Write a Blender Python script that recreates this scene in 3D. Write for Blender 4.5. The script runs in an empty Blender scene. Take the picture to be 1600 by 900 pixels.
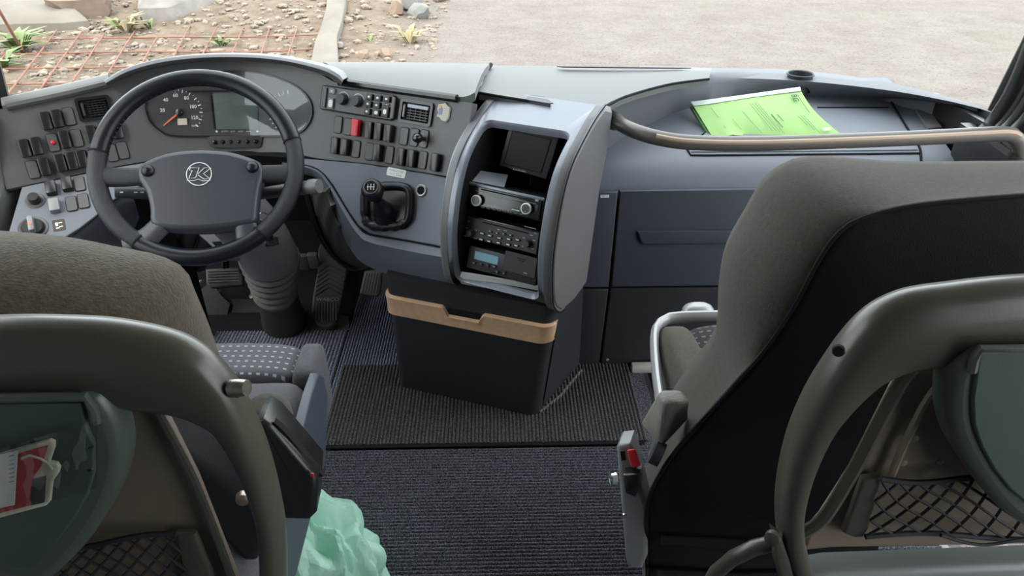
import bpy, bmesh, math, random
import numpy as np
from mathutils import Matrix, Vector
random.seed(7)
SC = bpy.context.scene
COL = SC.collection
R = math.radians
V = lambda *a: np.array(a, float)
# ------------------------------------------------------------------ camera
H, F, PITCH, YAW = 1.3, 1155.0, R(30.6), R(1.28)
CAM = V(0, 0, H)
cam = bpy.data.objects.new('camera', bpy.data.cameras.new('camera'))
COL.objects.link(cam)
cam.location = (0, 0, H)
cam.rotation_euler = (math.pi/2 - PITCH, 0, -YAW)
cam.data.sensor_width = 36.0
cam.data.lens = 36.0*F/1600.0
cam.data.clip_start = 0.02
SC.camera = cam
# ------------------------------------------------------------------ light
wd = bpy.data.worlds.new('sky'); SC.world = wd; wd.use_nodes = True
bg = wd.node_tree.nodes['Background']
bg.inputs[0].default_value = (0.90, 0.955, 1.0, 1); bg.inputs[1].default_value = 3.7
sun = bpy.data.objects.new('sun', bpy.data.lights.new('sun', 'SUN'))
COL.objects.link(sun)
sun.data.energy = 2.6; sun.data.angle = R(25); sun.data.color = (1.0, 0.86, 0.70)
sun.rotation_euler = Vector((0.30, 0.55, -0.78)).to_track_quat('-Z', 'Y').to_euler()
SC.view_settings.view_transform = 'Standard'
SC.view_settings.look = 'None'
SC.view_settings.gamma = 1.0
SC.view_settings.use_curve_mapping = False
SC.view_settings.exposure = 0.42
# ------------------------------------------------------------------ rays: a photo pixel meets a surface of the place
FW = V(math.sin(YAW)*math.cos(PITCH), math.cos(YAW)*math.cos(PITCH), -math.sin(PITCH))
RT = V(math.cos(YAW), -math.sin(YAW), 0)
UP = np.cross(RT, FW)
def ray(u, v): return FW + RT*((u-800)/F) - UP*((v-450)/F)
def onP(u, v, p, n):
    d = ray(u, v); n = np.array(n, float)
    return CAM + d*(np.dot(np.array(p, float)-CAM, n)/np.dot(d, n))
def onY(u, v, y): return onP(u, v, (0, y, 0), (0, 1, 0))
def onZ(u, v, z): return onP(u, v, (0, 0, z), (0, 0, 1))
def onX(u, v, x): return onP(u, v, (x, 0, 0), (1, 0, 0))
def onS(u, v, f, y0=1.8):               # surface given as Y = f(X, z)
    d = ray(u, v); lo, hi = 0.5, 3.5
    g = lambda t: (CAM+d*t)[1] - f((CAM+d*t)[0], (CAM+d*t)[2])
    for _ in range(46):
        m = (lo+hi)/2
        if g(m) > 0: hi = m
        else: lo = m
    return CAM+d*lo
def unit(a): a = np.array(a, float); return a/max(np.linalg.norm(a), 1e-12)
def resample(pts, n):
    """Catmull-Rom resampling of a polyline (2-D or 3-D) to n points."""
    p = [np.array(q, float) for q in pts]
    if len(p) == 2: return [p[0]+(p[1]-p[0])*i/(n-1) for i in range(n)]
    e = [2*p[0]-p[1]] + p + [2*p[-1]-p[-2]]
    dense = []
    for i in range(1, len(e)-2):
        for k in range(16):
            t = k/16.0
            a, b, c, d = e[i-1], e[i], e[i+1], e[i+2]
            dense.append(0.5*((2*b)+(c-a)*t+(2*a-5*b+4*c-d)*t*t+(3*b-a-3*c+d)*t**3))
    dense.append(p[-1])
    L = [0.0]
    for i in range(1, len(dense)): L.append(L[-1]+np.linalg.norm(dense[i]-dense[i-1]))
    out = []; j = 0
    for i in range(n):
        s = L[-1]*i/(n-1)
        while j < len(L)-2 and L[j+1] < s: j += 1
        w = (s-L[j])/max(L[j+1]-L[j], 1e-12)
        out.append(dense[j]*(1-w)+dense[j+1]*w)
    return out
# ------------------------------------------------------------------ geometry (lists of verts, faces)
class G:
    def __init__(s): s.v = []; s.f = []
    def add(s, v, f):
        o = len(s.v); s.v += [tuple(map(float, q)) for q in v]; s.f += [tuple(i+o for i in q) for q in f]; return s
    def join(s, g): return s.add(g.v, g.f)
    def tf(s, o, ax, ay, az):
        o, ax, ay, az = map(np.array, (o, ax, ay, az))
        s.v = [tuple(o+ax*q[0]+ay*q[1]+az*q[2]) for q in s.v]; return s
_rb = {}
def rbox(sx, sy, sz, r=0.0, seg=2):
    """rounded box centred on the origin"""
    key = (sx, sy, sz, r, seg)
    if key not in _rb:
        bm = bmesh.new(); bmesh.ops.create_cube(bm, size=1.0)
        bmesh.ops.scale(bm, vec=(sx, sy, sz), verts=bm.verts)
        if r > 0: bmesh.ops.bevel(bm, geom=list(bm.edges), offset=r, segments=seg, profile=0.5, affect='EDGES')
        bm.verts.index_update()
        _rb[key] = ([tuple(q.co) for q in bm.verts], [tuple(q.index for q in f.verts) for f in bm.faces]); bm.free()
    g = G(); g.add(*_rb[key]); return g
def box(x0, x1, y0, y1, z0, z1, r=0.0, seg=2):
    g = rbox(x1-x0, y1-y0, z1-z0, r, seg)
    return g.tf(((x0+x1)/2, (y0+y1)/2, (z0+z1)/2), (1, 0, 0), (0, 1, 0), (0, 0, 1))
def rrect(w, h, r, n=4, cx=0, cy=0):
    o = []
    for (sx, sy, a0) in ((1, 1, 0), (-1, 1, 90), (-1, -1, 180), (1, -1, 270)):
        for k in range(n+1):
            a = R(a0+90*k/n); o.append((cx+sx*(w/2-r)+r*math.cos(a), cy+sy*(h/2-r)+r*math.sin(a)))
    return o
def area2(o): return sum(o[i-1][0]*o[i][1]-o[i][0]*o[i-1][1] for i in range(len(o)))
def inset(o, d):
    s = 1 if area2(o) > 0 else -1; n = len(o); r = []
    for i in range(n):
        a, b, c = np.array(o[i-1]), np.array(o[i]), np.array(o[(i+1) % n])
        e1, e2 = unit(b-a), unit(c-b)
        m = unit(V(-e1[1]-e2[1], e1[0]+e2[0]))*s
        k = max(0.35, np.dot(m, V(-e1[1], e1[0])*s))
        r.append(tuple(b+m*d/k))
    return r
def rings(rs, cap0=True, cap1=True):
    g = G(); n = len(rs[0]); v = [q for r in rs for q in r]; f = []
    for i in range(len(rs)-1):
        for j in range(n):
            k = (j+1) % n; f.append((i*n+j, i*n+k, (i+1)*n+k, (i+1)*n+j))
    if cap0: f.append(tuple(reversed(range(n))))
    if cap1: f.append(tuple((len(rs)-1)*n+j for j in range(n)))
    return g.add(v, f)
def prism(out, h, b=0.0, z0=0.0):
    """polygon in local xy, extruded to +z by h, upper edge rounded by b"""
    if area2(out) < 0: out = list(reversed(out))
    rs = [[(x, y, z0) for x, y in out]]
    if b > 0:
        for a in (0, 30, 60, 90):
            i = inset(out, b*(1-math.cos(R(a)))); rs.append([(x, y, z0+h-b+b*math.sin(R(a))) for x, y in i])
    else: rs.append([(x, y, z0+h) for x, y in out])
    return rings(rs)
def ringplate(out, inn, h, z0=0.0):
    """plate between two outlines with the same count"""
    g = G(); n = len(out)
    v = [(x, y, z0) for x, y in out]+[(x, y, z0+h) for x, y in out]+[(x, y, z0+h) for x, y in inn]+[(x, y, z0) for x, y in inn]
    f = []
    for a in range(4):
        b = (a+1) % 4
        for j in range(n):
            k = (j+1) % n; f.append((a*n+j, a*n+k, b*n+k, b*n+j))
    return g.add(v, f)
def tube(pts, r, n=10, ry=None, upv=None, cap=True, closed=False):
    """r: number or list; ry: second radius (elliptic) along upv"""
    p = [np.array(q, float) for q in pts]; m = len(p)
    rr = [r]*m if np.isscalar(r) else r
    r2 = rr if ry is None else ([ry]*m if np.isscalar(ry) else ry)
    T = []
    for i in range(m):
        a = p[i-1] if (i > 0 or closed) else p[0]; b = p[(i+1) % m] if (i < m-1 or closed) else p[-1]
        T.append(unit(b-a))
    x = np.array(upv, float) if upv is not None else (V(0, 0, 1) if abs(T[0][2]) < 0.9 else V(1, 0, 0))
    rs = []
    for i in range(m):
        if upv is not None: x = np.array(upv, float)
        x = unit(x-T[i]*np.dot(x, T[i])); y = np.cross(T[i], x)
        rs.append([p[i]+y*rr[i]*math.cos(2*math.pi*k/n)+x*r2[i]*math.sin(2*math.pi*k/n) for k in range(n)])
    if closed: rs.append(rs[0]); cap = False
    return rings(rs, cap, cap)
def lathe(prof, n=24, cap0=True, cap1=True):
    """prof: [(r, z)] about local z"""
    return rings([[(r*math.cos(2*math.pi*k/n), r*math.sin(2*math.pi*k/n), z) for k in range(n)] for r, z in prof], cap0, cap1)
def grid(rows, thick=0.0, tv=None):
    """quad grid from rows of 3-D points; thick: solid, grown away from the viewer side (or along tv)"""
    rows = [[np.array(q, float) for q in r] for r in rows]; a, b = len(rows), len(rows[0])
    v = [q for r in rows for q in r]; f = []
    for i in range(a-1):
        for j in range(b-1): f.append((i*b+j, i*b+j+1, (i+1)*b+j+1, (i+1)*b+j))
    g = G()
    if thick == 0: return g.add(v, f)
    nn = []
    for i in range(a):
        for j in range(b):
            n = np.cross(rows[i][min(j+1, b-1)]-rows[i][max(j-1, 0)], rows[min(i+1, a-1)][j]-rows[max(i-1, 0)][j])
            n = unit(n)
            if np.dot(n, rows[i][j]-CAM) < 0: n = -n
            nn.append(n if tv is None else np.array(tv, float))
    N = a*b
    v2 = [q+n*thick for q, n in zip(v, nn)]
    f += [tuple(N+k for k in reversed(q)) for q in f]
    rim = [j for j in range(b)]+[i*b+b-1 for i in range(1, a)]+[(a-1)*b+j for j in range(b-2, -1, -1)]+[i*b for i in range(a-2, 0, -1)]
    for i in range(len(rim)):
        p, q = rim[i-1], rim[i]; f.append((q, p, p+N, q+N))
    return g.add(v+v2, f)
def superell(c, s, e=3.5, n=28, m=16):
    """soft cushion shape: half sizes s, exponent e"""
    def pw(a): return math.copysign(abs(a)**(2.0/e), a)
    rs = []
    for i in range(1, m):
        t = -math.pi/2+math.pi*i/m
        rs.append([(c[0]+s[0]*pw(math.cos(t))*pw(math.cos(2*math.pi*k/n)), c[1]+s[1]*pw(math.cos(t))*pw(math.sin(2*math.pi*k/n)), c[2]+s[2]*pw(math.sin(t))) for k in range(n)])
    return rings(rs)
# ------------------------------------------------------------------ objects
def mkmesh(name, g, m, smooth=40):
    me = bpy.data.meshes.new(name); me.from_pydata(g.v, [], g.f)
    bm = bmesh.new(); bm.from_mesh(me); bmesh.ops.recalc_face_normals(bm, faces=bm.faces); bm.to_mesh(me); bm.free()
    if smooth:
        me.polygons.foreach_set('use_smooth', [True]*len(me.polygons)); me.set_sharp_from_angle(angle=R(smooth))
    for p_ in me.polygons:
        if len(p_.vertices) > 6: p_.use_smooth = False
    for q in (m if isinstance(m, (list, tuple)) else [m]): me.materials.append(q)
    me.update(); return me
def props(o, label=None, cat=None, group=None, kind=None):
    if label: o['label'] = label
    if cat: o['category'] = cat
    if group: o['group'] = group
    if kind: o['kind'] = kind
    return o
def WM(o):                               # world matrix of a thing, part or sub-part
    m = Matrix.Identity(4)
    while o: m = o.matrix_basis @ m; o = o.parent
    return m
def T(name, label, cat, loc, group=None, kind=None):
    o = bpy.data.objects.new(name, None); COL.objects.link(o); o.location = tuple(loc); o.empty_display_size = 0.05
    return props(o, label, cat, group, kind)
def O(name, g, m, parent=None, label=None, cat=None, group=None, kind=None, smooth=40, base=None):
    """mesh given in world coordinates; its origin is put at its own base"""
    a = np.array(g.v)
    o0 = V((a[:, 0].min()+a[:, 0].max())/2, (a[:, 1].min()+a[:, 1].max())/2, a[:, 2].min()) if base is None else np.array(base, float)
    g.v = [tuple(q) for q in (a-o0)]
    o = bpy.data.objects.new(name, mkmesh(name, g, m, smooth)); COL.objects.link(o)
    o.parent = parent; o.matrix_basis = WM(parent).inverted() @ Matrix.Translation(tuple(o0))
    return props(o, label, cat, group, kind)
def OM(name, me, fr, parent=None, label=None, cat=None, group=None, kind=None):
    """shared mesh placed by frame (o, ax, ay, az)"""
    o = bpy.data.objects.new(name, me); COL.objects.link(o); o.parent = parent
    p, ax, ay, az = fr
    o.matrix_basis = WM(parent).inverted() @ Matrix(((ax[0], ay[0], az[0], p[0]), (ax[1], ay[1], az[1], p[1]), (ax[2], ay[2], az[2], p[2]), (0, 0, 0, 1)))
    return props(o, label, cat, group, kind)
def L2W(g, fr): return g.tf(*fr)
def frame(o, n, up=(0, 0, 1)):
    n = unit(n); ay = unit(np.array(up, float)-n*np.dot(up, n)); return (np.array(o, float), np.cross(ay, n), ay, n)
def sframe(u, v, f, lift=0.0):           # frame on a surface Y = f(X, z) where the pixel meets it
    p = onS(u, v, f); e = 1e-3
    n = unit(V((f(p[0]+e, p[2])-f(p[0]-e, p[2]))/(2*e), -1, (f(p[0], p[2]+e)-f(p[0], p[2]-e))/(2*e)))
    fr = frame(p, n); return (p+n*lift, fr[1], fr[2], fr[3])
def pframe(u, v, p0, n, lift=0.0, up=(0, 0, 1)):
    p = onP(u, v, p0, n); fr = frame(p, n, up); return (p+unit(n)*lift, fr[1], fr[2], fr[3])
def local(px, fr):                       # pixels to local xy of a planar frame
    o, ax, ay, az = fr; r = []
    for u, v in px:
        q = onP(u, v, o, az)-o; r.append((np.dot(q, ax), np.dot(q, ay)))
    return r
def text(s, size, m, fr, parent=None, name='lettering', align='CENTER', thin=0.0):
    cu = bpy.data.curves.new(name, 'FONT'); cu.body = s; cu.size = size; cu.align_x = align; cu.align_y = 'CENTER'; cu.resolution_u = 2
    cu.offset = thin
    t = bpy.data.objects.new(name, cu); COL.objects.link(t)
    me = bpy.data.meshes.new_from_object(t); COL.objects.unlink(t); bpy.data.objects.remove(t)
    me.materials.clear(); me.materials.append(m)
    return OM(name, me, fr, parent)
# ------------------------------------------------------------------ materials
def mat(name, col, rough=0.5, metal=0.0, bump=0.0, bscale=400.0, var=0.0, vscale=6.0, spec=0.5, sheen=0.0, col2=None, coat=0.0, stretch=None):
    m = bpy.data.materials.new(name); m.use_nodes = True; nt = m.node_tree; b = nt.nodes['Principled BSDF']
    b.inputs['Base Color'].default_value = (*col, 1); b.inputs['Roughness'].default_value = rough
    b.inputs['Metallic'].default_value = metal; b.inputs['Specular IOR Level'].default_value = spec
    if sheen: b.inputs['Sheen Weight'].default_value = sheen; b.inputs['Sheen Roughness'].default_value = 0.4
    if coat: b.inputs['Coat Weight'].default_value = coat; b.inputs['Coat Roughness'].default_value = 0.06
    tc = nt.nodes.new('ShaderNodeTexCoord'); src = tc.outputs['Object']
    if stretch:
        mp = nt.nodes.new('ShaderNodeMapping'); mp.inputs['Scale'].default_value = stretch; nt.links.new(src, mp.inputs[0]); src = mp.outputs[0]
    if var > 0:
        n = nt.nodes.new('ShaderNodeTexNoise'); n.inputs['Scale'].default_value = vscale; n.inputs['Detail'].default_value = 6; nt.links.new(src, n.inputs[0])
        r = nt.nodes.new('ShaderNodeValToRGB'); r.color_ramp.elements[0].position = 0.3; r.color_ramp.elements[1].position = 0.7
        c2 = col2 if col2 else tuple(min(1, c*(1+var)) for c in col)
        r.color_ramp.elements[0].color = (*[c*(1-var) for c in col], 1); r.color_ramp.elements[1].color = (*c2, 1)
        nt.links.new(n.outputs[0], r.inputs[0]); nt.links.new(r.outputs[0], b.inputs['Base Color'])
    if bump > 0:
        n = nt.nodes.new('ShaderNodeTexNoise'); n.inputs['Scale'].default_value = bscale; n.inputs['Detail'].default_value = 3; nt.links.new(src, n.inputs[0])
        k = nt.nodes.new('ShaderNodeBump'); k.inputs['Strength'].default_value = bump; k.inputs['Distance'].default_value = 0.002
        nt.links.new(n.outputs[0], k.inputs['Height']); nt.links.new(k.outputs[0], b.inputs['Normal'])
    return m
M = {}
M['dash'] = mat('dash_grey_plastic', (0.132, 0.146, 0.172), 0.5, spec=0.38, bump=0.15, bscale=900, var=0.06, vscale=3)
M['dash_top'] = mat('dash_top_plastic', (0.120, 0.125, 0.122), 0.55, spec=0.4, bump=0.12, bscale=900)
M['panel'] = mat('dark_panel_plastic', (0.076, 0.076, 0.082), 0.42, bump=0.12, bscale=1100, var=0.05)
M['silver'] = mat('silver_grey_plastic', (0.205, 0.222, 0.255), 0.34, metal=0.2, bump=0.06, bscale=1200)
M['navy'] = mat('slate_panel_plastic', (0.052, 0.060, 0.076), 0.48, bump=0.12, bscale=900, var=0.06)
M['ink'] = mat('dark_slate_plastic', (0.022, 0.024, 0.029), 0.5, bump=0.1, bscale=700, var=0.12)
M['black'] = mat('black_plastic', (0.012, 0.012, 0.013), 0.27)
M['blackmatte'] = mat('black_matte', (0.008, 0.008, 0.009), 0.85, bump=0.15, bscale=300, spec=0.2)
M['gloss'] = mat('black_gloss', (0.010, 0.011, 0.013), 0.12)
M['rubber'] = mat('black_rubber', (0.016, 0.016, 0.018), 0.6, bump=0.2, bscale=200, var=0.2, vscale=12)
M['grey_rubber'] = mat('grey_rubber', (0.105, 0.102, 0.102), 0.6, bump=0.2, bscale=300)
M['leather'] = mat('black_leather', (0.008, 0.010, 0.014), 0.28, spec=0.3, bump=0.2, bscale=700)
M['red'] = mat('red_plastic', (0.55, 0.020, 0.028), 0.3)
M['orange'] = mat('orange_needle', (0.85, 0.17, 0.05), 0.5)
M['white'] = mat('white_print', (0.72, 0.72, 0.70), 0.6)
M['grey_print'] = mat('grey_print', (0.30, 0.31, 0.32), 0.6)
M['paper'] = mat('paper_label', (0.72, 0.72, 0.70), 0.7)
M['chrome'] = mat('chrome', (0.72, 0.72, 0.72), 0.16, metal=1.0)
M['alu'] = mat('aluminium', (0.34, 0.34, 0.34), 0.42, metal=0.4)
M['steel'] = mat('worn_steel', (0.30, 0.26, 0.23), 0.35, metal=0.9, var=0.4, vscale=60)
M['wood'] = mat('beige_wood', (0.64, 0.40, 0.24), 0.42, var=0.09, vscale=70, bump=0.03, bscale=200)
M['lcd'] = mat('lcd_glass', (0.10, 0.125, 0.125), 0.2)
M['lcd_blue'] = mat('lcd_blue', (0.22, 0.42, 0.52), 0.2)
M['lcd_cream'] = mat('lcd_cream', (0.50, 0.44, 0.34), 0.4)
M['screen'] = mat('screen_glass', (0.035, 0.037, 0.042), 0.14)
M['back_fabric'] = mat('brown_grey_fabric', (0.064, 0.055, 0.044), 0.9, bump=0.8, bscale=900, var=0.16, vscale=160, sheen=0.15, spec=0.2)
M['fuzzy'] = mat('worn_plush_fabric', (0.062, 0.049, 0.034), 0.95, bump=1.0, bscale=240, var=0.22, vscale=90, sheen=0.15, spec=0.15)
M['seat_dark'] = mat('charcoal_fabric', (0.075, 0.075, 0.083), 0.9, bump=0.5, bscale=800, var=0.2, vscale=300, sheen=0.15, spec=0.2)
M['seat_black'] = mat('black_seat_cover', (0.010, 0.011, 0.013), 0.85, bump=0.4, bscale=700, spec=0.25)
M['taupe'] = mat('taupe_plastic', (0.062, 0.058, 0.043), 0.30, bump=0.05, bscale=900)
M['taupe_panel'] = mat('taupe_back_panel', (0.168, 0.128, 0.095), 0.6, bump=0.15, bscale=500, var=0.07, vscale=4)
M['tray_green'] = mat('grey_green_plastic', (0.046, 0.070, 0.054), 0.45, bump=0.1, bscale=900)
M['tray_edge'] = mat('grey_green_edge', (0.066, 0.080, 0.062), 0.36, bump=0.05, bscale=900)
M['grey_arm'] = mat('grey_brown_foam', (0.19, 0.175, 0.15), 0.7, bump=0.5, bscale=300, var=0.12, vscale=30)
M['grey_plastic'] = mat('mid_grey_plastic', (0.20, 0.205, 0.21), 0.4, bump=0.06, bscale=700)
M['wall'] = mat('pale_grey_trim', (0.36, 0.37, 0.36), 0.5, bump=0.05, bscale=300)
M['ceil'] = mat('ceiling_cloth', (0.40, 0.39, 0.37), 0.9)
M['sill'] = mat('pale_step_trim', (0.55, 0.50, 0.45), 0.6, var=0.1, vscale=20)
M['cord'] = mat('net_cord', (0.012, 0.011, 0.016), 0.8)
M['concrete'] = mat('pale_concrete', (0.150, 0.132, 0.110), 0.9, bump=0.6, bscale=14, var=0.14, vscale=3)
M['rock_tan'] = mat('tan_rock', (0.20, 0.145, 0.105), 0.9, bump=1.0, bscale=12, var=0.2, vscale=4)
M['rock_pale'] = mat('pale_rock', (0.175, 0.158, 0.145), 0.9, bump=1.0, bscale=14, var=0.2, vscale=5)
M['rock_grey'] = mat('grey_rock', (0.16, 0.16, 0.15), 0.9, bump=1.0, bscale=14, var=0.2, vscale=5)
M['rust'] = mat('rusty_steel', (0.20, 0.085, 0.055), 0.8, var=0.25, vscale=8)
M['leaf'] = mat('weed_leaf', (0.12,0.17,0.05), 0.6, var=0.25, vscale=10)
M['straw'] = mat('dry_straw', (0.25,0.21,0.11), 0.8)
M['doc'] = mat('green_paper', (0.265, 0.455, 0.145), 0.6, var=0.03, vscale=8)
M['doc_side'] = mat('green_paper_edges', (0.15, 0.36, 0.14), 0.7)
M['doc_strip'] = mat('pale_binding', (0.45, 0.54, 0.50), 0.5)
M['print'] = mat('dark_print', (0.05, 0.10, 0.05), 0.7)
M['pack_red'] = mat('red_card', (0.40, 0.030, 0.030), 0.5)
M['cream'] = mat('cream_plastic', (0.50, 0.48, 0.38), 0.5)
def carpet(name, c0, c1, bs=260):
    m = mat(name, c0, 0.95, bump=1.0, bscale=bs, spec=0.1); nt = m.node_tree; b = nt.nodes['Principled BSDF']
    tc = nt.nodes.new('ShaderNodeTexCoord'); n = nt.nodes.new('ShaderNodeTexNoise'); n.inputs['Scale'].default_value = 330; n.inputs['Detail'].default_value = 2
    nt.links.new(tc.outputs['Object'], n.inputs[0])
    r = nt.nodes.new('ShaderNodeValToRGB'); e = r.color_ramp.elements
    e[0].position = 0.40; e[0].color = (*c0, 1); e[1].position = 0.66; e[1].color = (*c1, 1)
    n2 = nt.nodes.new('ShaderNodeTexNoise'); n2.inputs['Scale'].default_value = 5; nt.links.new(tc.outputs['Object'], n2.inputs[0])
    mx = nt.nodes.new('ShaderNodeMix'); mx.data_type = 'RGBA'; mx.blend_type = 'MULTIPLY'; mx.inputs[0].default_value = 0.35
    nt.links.new(n.outputs[0], r.inputs[0]); nt.links.new(r.outputs[0], mx.inputs[6]); nt.links.new(n2.outputs[0], mx.inputs[7])
    nt.links.new(mx.outputs[2], b.inputs['Base Color']); return m
M['mat_dark'] = carpet('ribbed_charcoal_carpet', (0.036, 0.036, 0.038), (0.185, 0.18, 0.172))
M['mat_mid'] = carpet('ribbed_blue_black_carpet', (0.030, 0.032, 0.042), (0.19, 0.195, 0.22))
M['mat_blue'] = carpet('ribbed_blue_grey_carpet', (0.080, 0.094, 0.14), (0.46, 0.51, 0.64))
def dashes(name, base, light, px, py, fx=0.5, fy=0.3, axes=(0, 1)):
    """woven fabric with rows of short light stitches"""
    m = mat(name, base, 0.9, bump=0.5, bscale=900, spec=0.2, sheen=0.1); nt = m.node_tree; b = nt.nodes['Principled BSDF']
    tc = nt.nodes.new('ShaderNodeTexCoord'); sp = nt.nodes.new('ShaderNodeSeparateXYZ'); nt.links.new(tc.outputs['Object'], sp.inputs[0])
    def mth(op, a, bv): 
        k = nt.nodes.new('ShaderNodeMath'); k.operation = op; nt.links.new(a, k.inputs[0])
        if hasattr(bv, 'links'): nt.links.new(bv, k.inputs[1])
        else: k.inputs[1].default_value = bv
        return k.outputs[0]
    def cell(o, p, fr):
        return mth('LESS_THAN', mth('FRACT', mth('MULTIPLY', mth('ADD', o, 10.0), 1.0/p), 0.0), fr)
    a = cell(sp.outputs[axes[0]], px, fx); c = cell(sp.outputs[axes[1]], py, fy)
    mx = nt.nodes.new('ShaderNodeMix'); mx.data_type = 'RGBA'; mx.inputs[6].default_value = (*base, 1); mx.inputs[7].default_value = (*light, 1)
    nt.links.new(mth('MULTIPLY', a, c), mx.inputs[0]); nt.links.new(mx.outputs[2], b.inputs['Base Color']); return m
M['stitch'] = dashes('stitched_seat_fabric', (0.085, 0.087, 0.096), (0.36, 0.36, 0.35), 0.0150, 0.0165, 0.42, 0.20)
M['stitch2'] = dashes('worn_stitched_fabric', (0.022, 0.022, 0.024), (0.13, 0.125, 0.11), 0.016, 0.020, 0.5, 0.25)
def glass(name, tint, k):
    m = bpy.data.materials.new(name); m.use_nodes = True; nt = m.node_tree; nt.nodes.clear()
    o = nt.nodes.new('ShaderNodeOutputMaterial'); mx = nt.nodes.new('ShaderNodeMixShader')
    t = nt.nodes.new('ShaderNodeBsdfTransparent'); t.inputs[0].default_value = (*tint, 1)
    g = nt.nodes.new('ShaderNodeBsdfGlossy'); g.inputs['Roughness'].default_value = 0.02
    lw = nt.nodes.new('ShaderNodeLayerWeight'); lw.inputs[0].default_value = 0.5
    pw = nt.nodes.new('ShaderNodeMath'); pw.operation = 'POWER'; pw.inputs[1].default_value = 5.0; nt.links.new(lw.outputs['Facing'], pw.inputs[0])
    f = nt.nodes.new('ShaderNodeMath'); f.operation = 'MULTIPLY_ADD'; f.inputs[1].default_value = 0.5; f.inputs[2].default_value = k; nt.links.new(pw.outputs[0], f.inputs[0])
    nt.links.new(f.outputs[0], mx.inputs[0]); nt.links.new(t.outputs[0], mx.inputs[1]); nt.links.new(g.outputs[0], mx.inputs[2]); nt.links.new(mx.outputs[0], o.inputs[0])
    return m
M['glass'] = glass('window_glass', (0.97, 0.985, 0.98), 0.02)
M['lens'] = glass('instrument_lens', (0.93, 0.93, 0.93), 0.06)
M['wrap'] = glass('clear_wrapper', (0.80, 0.81, 0.80), 0.12)
def bagmat():
    m = mat('mint_plastic_film', (0.62, 0.94, 0.79), 0.28, bump=0.5, bscale=60); nt = m.node_tree; b = nt.nodes['Principled BSDF']
    t = nt.nodes.new('ShaderNodeBsdfTranslucent'); t.inputs[0].default_value = (0.55, 0.95, 0.75, 1)
    mx = nt.nodes.new('ShaderNodeMixShader'); mx.inputs[0].default_value = 0.4
    nt.links.new(b.outputs[0], mx.inputs[1]); nt.links.new(t.outputs[0], mx.inputs[2]); nt.links.new(mx.outputs[0], nt.nodes['Material Output'].inputs[0]); return m
M['bag'] = bagmat()
def groundmat():
    """earth with gravel on the left, worn pale road on the right of X = edge"""
    m = mat('earth_and_road', (0.24, 0.2, 0.16), 0.95, spec=0.1); nt = m.node_tree; b = nt.nodes['Principled BSDF']
    tc = nt.nodes.new('ShaderNodeTexCoord'); ob = tc.outputs['Object']
    def noise(s, d=8, ro=0.6):
        n = nt.nodes.new('ShaderNodeTexNoise'); n.inputs['Scale'].default_value = s; n.inputs['Detail'].default_value = d; n.inputs['Roughness'].default_value = ro
        nt.links.new(ob, n.inputs[0]); return n.outputs[0]
    def ramp(src, a, b_, ca, cb):
        r = nt.nodes.new('ShaderNodeValToRGB'); e = r.color_ramp.elements; e[0].position = a; e[1].position = b_; e[0].color = (*ca, 1); e[1].color = (*cb, 1)
        nt.links.new(src, r.inputs[0]); return r.outputs[0]
    earth = ramp(noise(3.5, 10, 0.7), 0.32, 0.68, (0.105, 0.077, 0.056), (0.225, 0.178, 0.138))
    road = ramp(noise(2.2, 12, 0.75), 0.30, 0.72, (0.150, 0.128, 0.113), (0.212, 0.190, 0.174))
    speck = ramp(noise(34, 5, 0.75), 0.36, 0.47, (0.42, 0.40, 0.38), (1, 1, 1))
    mu = nt.nodes.new('ShaderNodeMix'); mu.data_type = 'RGBA'; mu.blend_type = 'MULTIPLY'; mu.inputs[0].default_value = 0.7
    nt.links.new(road, mu.inputs[6]); nt.links.new(speck, mu.inputs[7])
    sp = nt.nodes.new('ShaderNodeSeparateXYZ'); nt.links.new(ob, sp.inputs[0])
    ad = nt.nodes.new('ShaderNodeMath'); ad.operation = 'MULTIPLY_ADD'; nt.links.new(noise(1.1, 5), ad.inputs[0]); ad.inputs[1].default_value = 1.6; nt.links.new(sp.outputs[0], ad.inputs[2])
    mr = nt.nodes.new('ShaderNodeMapRange'); mr.inputs[1].default_value = -0.75; mr.inputs[2].default_value = 0.15; nt.links.new(ad.outputs[0], mr.inputs[0])
    mx = nt.nodes.new('ShaderNodeMix'); mx.data_type = 'RGBA'; nt.links.new(mr.outputs[0], mx.inputs[0]); nt.links.new(earth, mx.inputs[6]); nt.links.new(mu.outputs[2], mx.inputs[7])
    nt.links.new(mx.outputs[2], b.inputs['Base Color'])
    k = nt.nodes.new('ShaderNodeBump'); k.inputs['Strength'].default_value = 0.9; k.inputs['Distance'].default_value = 0.03
    nt.links.new(noise(18, 8, 0.7), k.inputs['Height']); nt.links.new(k.outputs[0], b.inputs['Normal']); return m
M['ground'] = groundmat()
# ================================================================== the place: bus shell and the ground outside
GZ = -0.70
def struct(name, g, m, parent=None, smooth=40): return O(name, g, m, parent, kind='structure', smooth=smooth)
XL, XR = -1.24, 1.26
# floor: driver's platform, entrance well cut out on the right
def plan(px, z0, z1): 
    g = prism([tuple(q) for q in px], z1-z0, 0.0, z0); return g
struct('floor', plan([(XL, -5), (0.97, -5), (0.97, 1.25), (0.42, 1.25), (0.42, 2.0), (XL, 2.0)], -0.06, -0.006), M['mat_mid'])
struct('floor', box(0.42, 1.20, 1.25, 1.76, -0.30, -0.26), M['ink'])
struct('trim_1', box(0.385, 0.75, 1.712, 1.735, -0.006, 0.02, 0.004), M['sill'])
struct('trim_2', box(0.42, 0.432, 1.25, 1.74, -0.26, -0.006), M['ink'])
struct('trim_3', box(0.955, 0.975, 0.4, 1.25, -0.35, -0.004), M['grey_plastic'])
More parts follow.
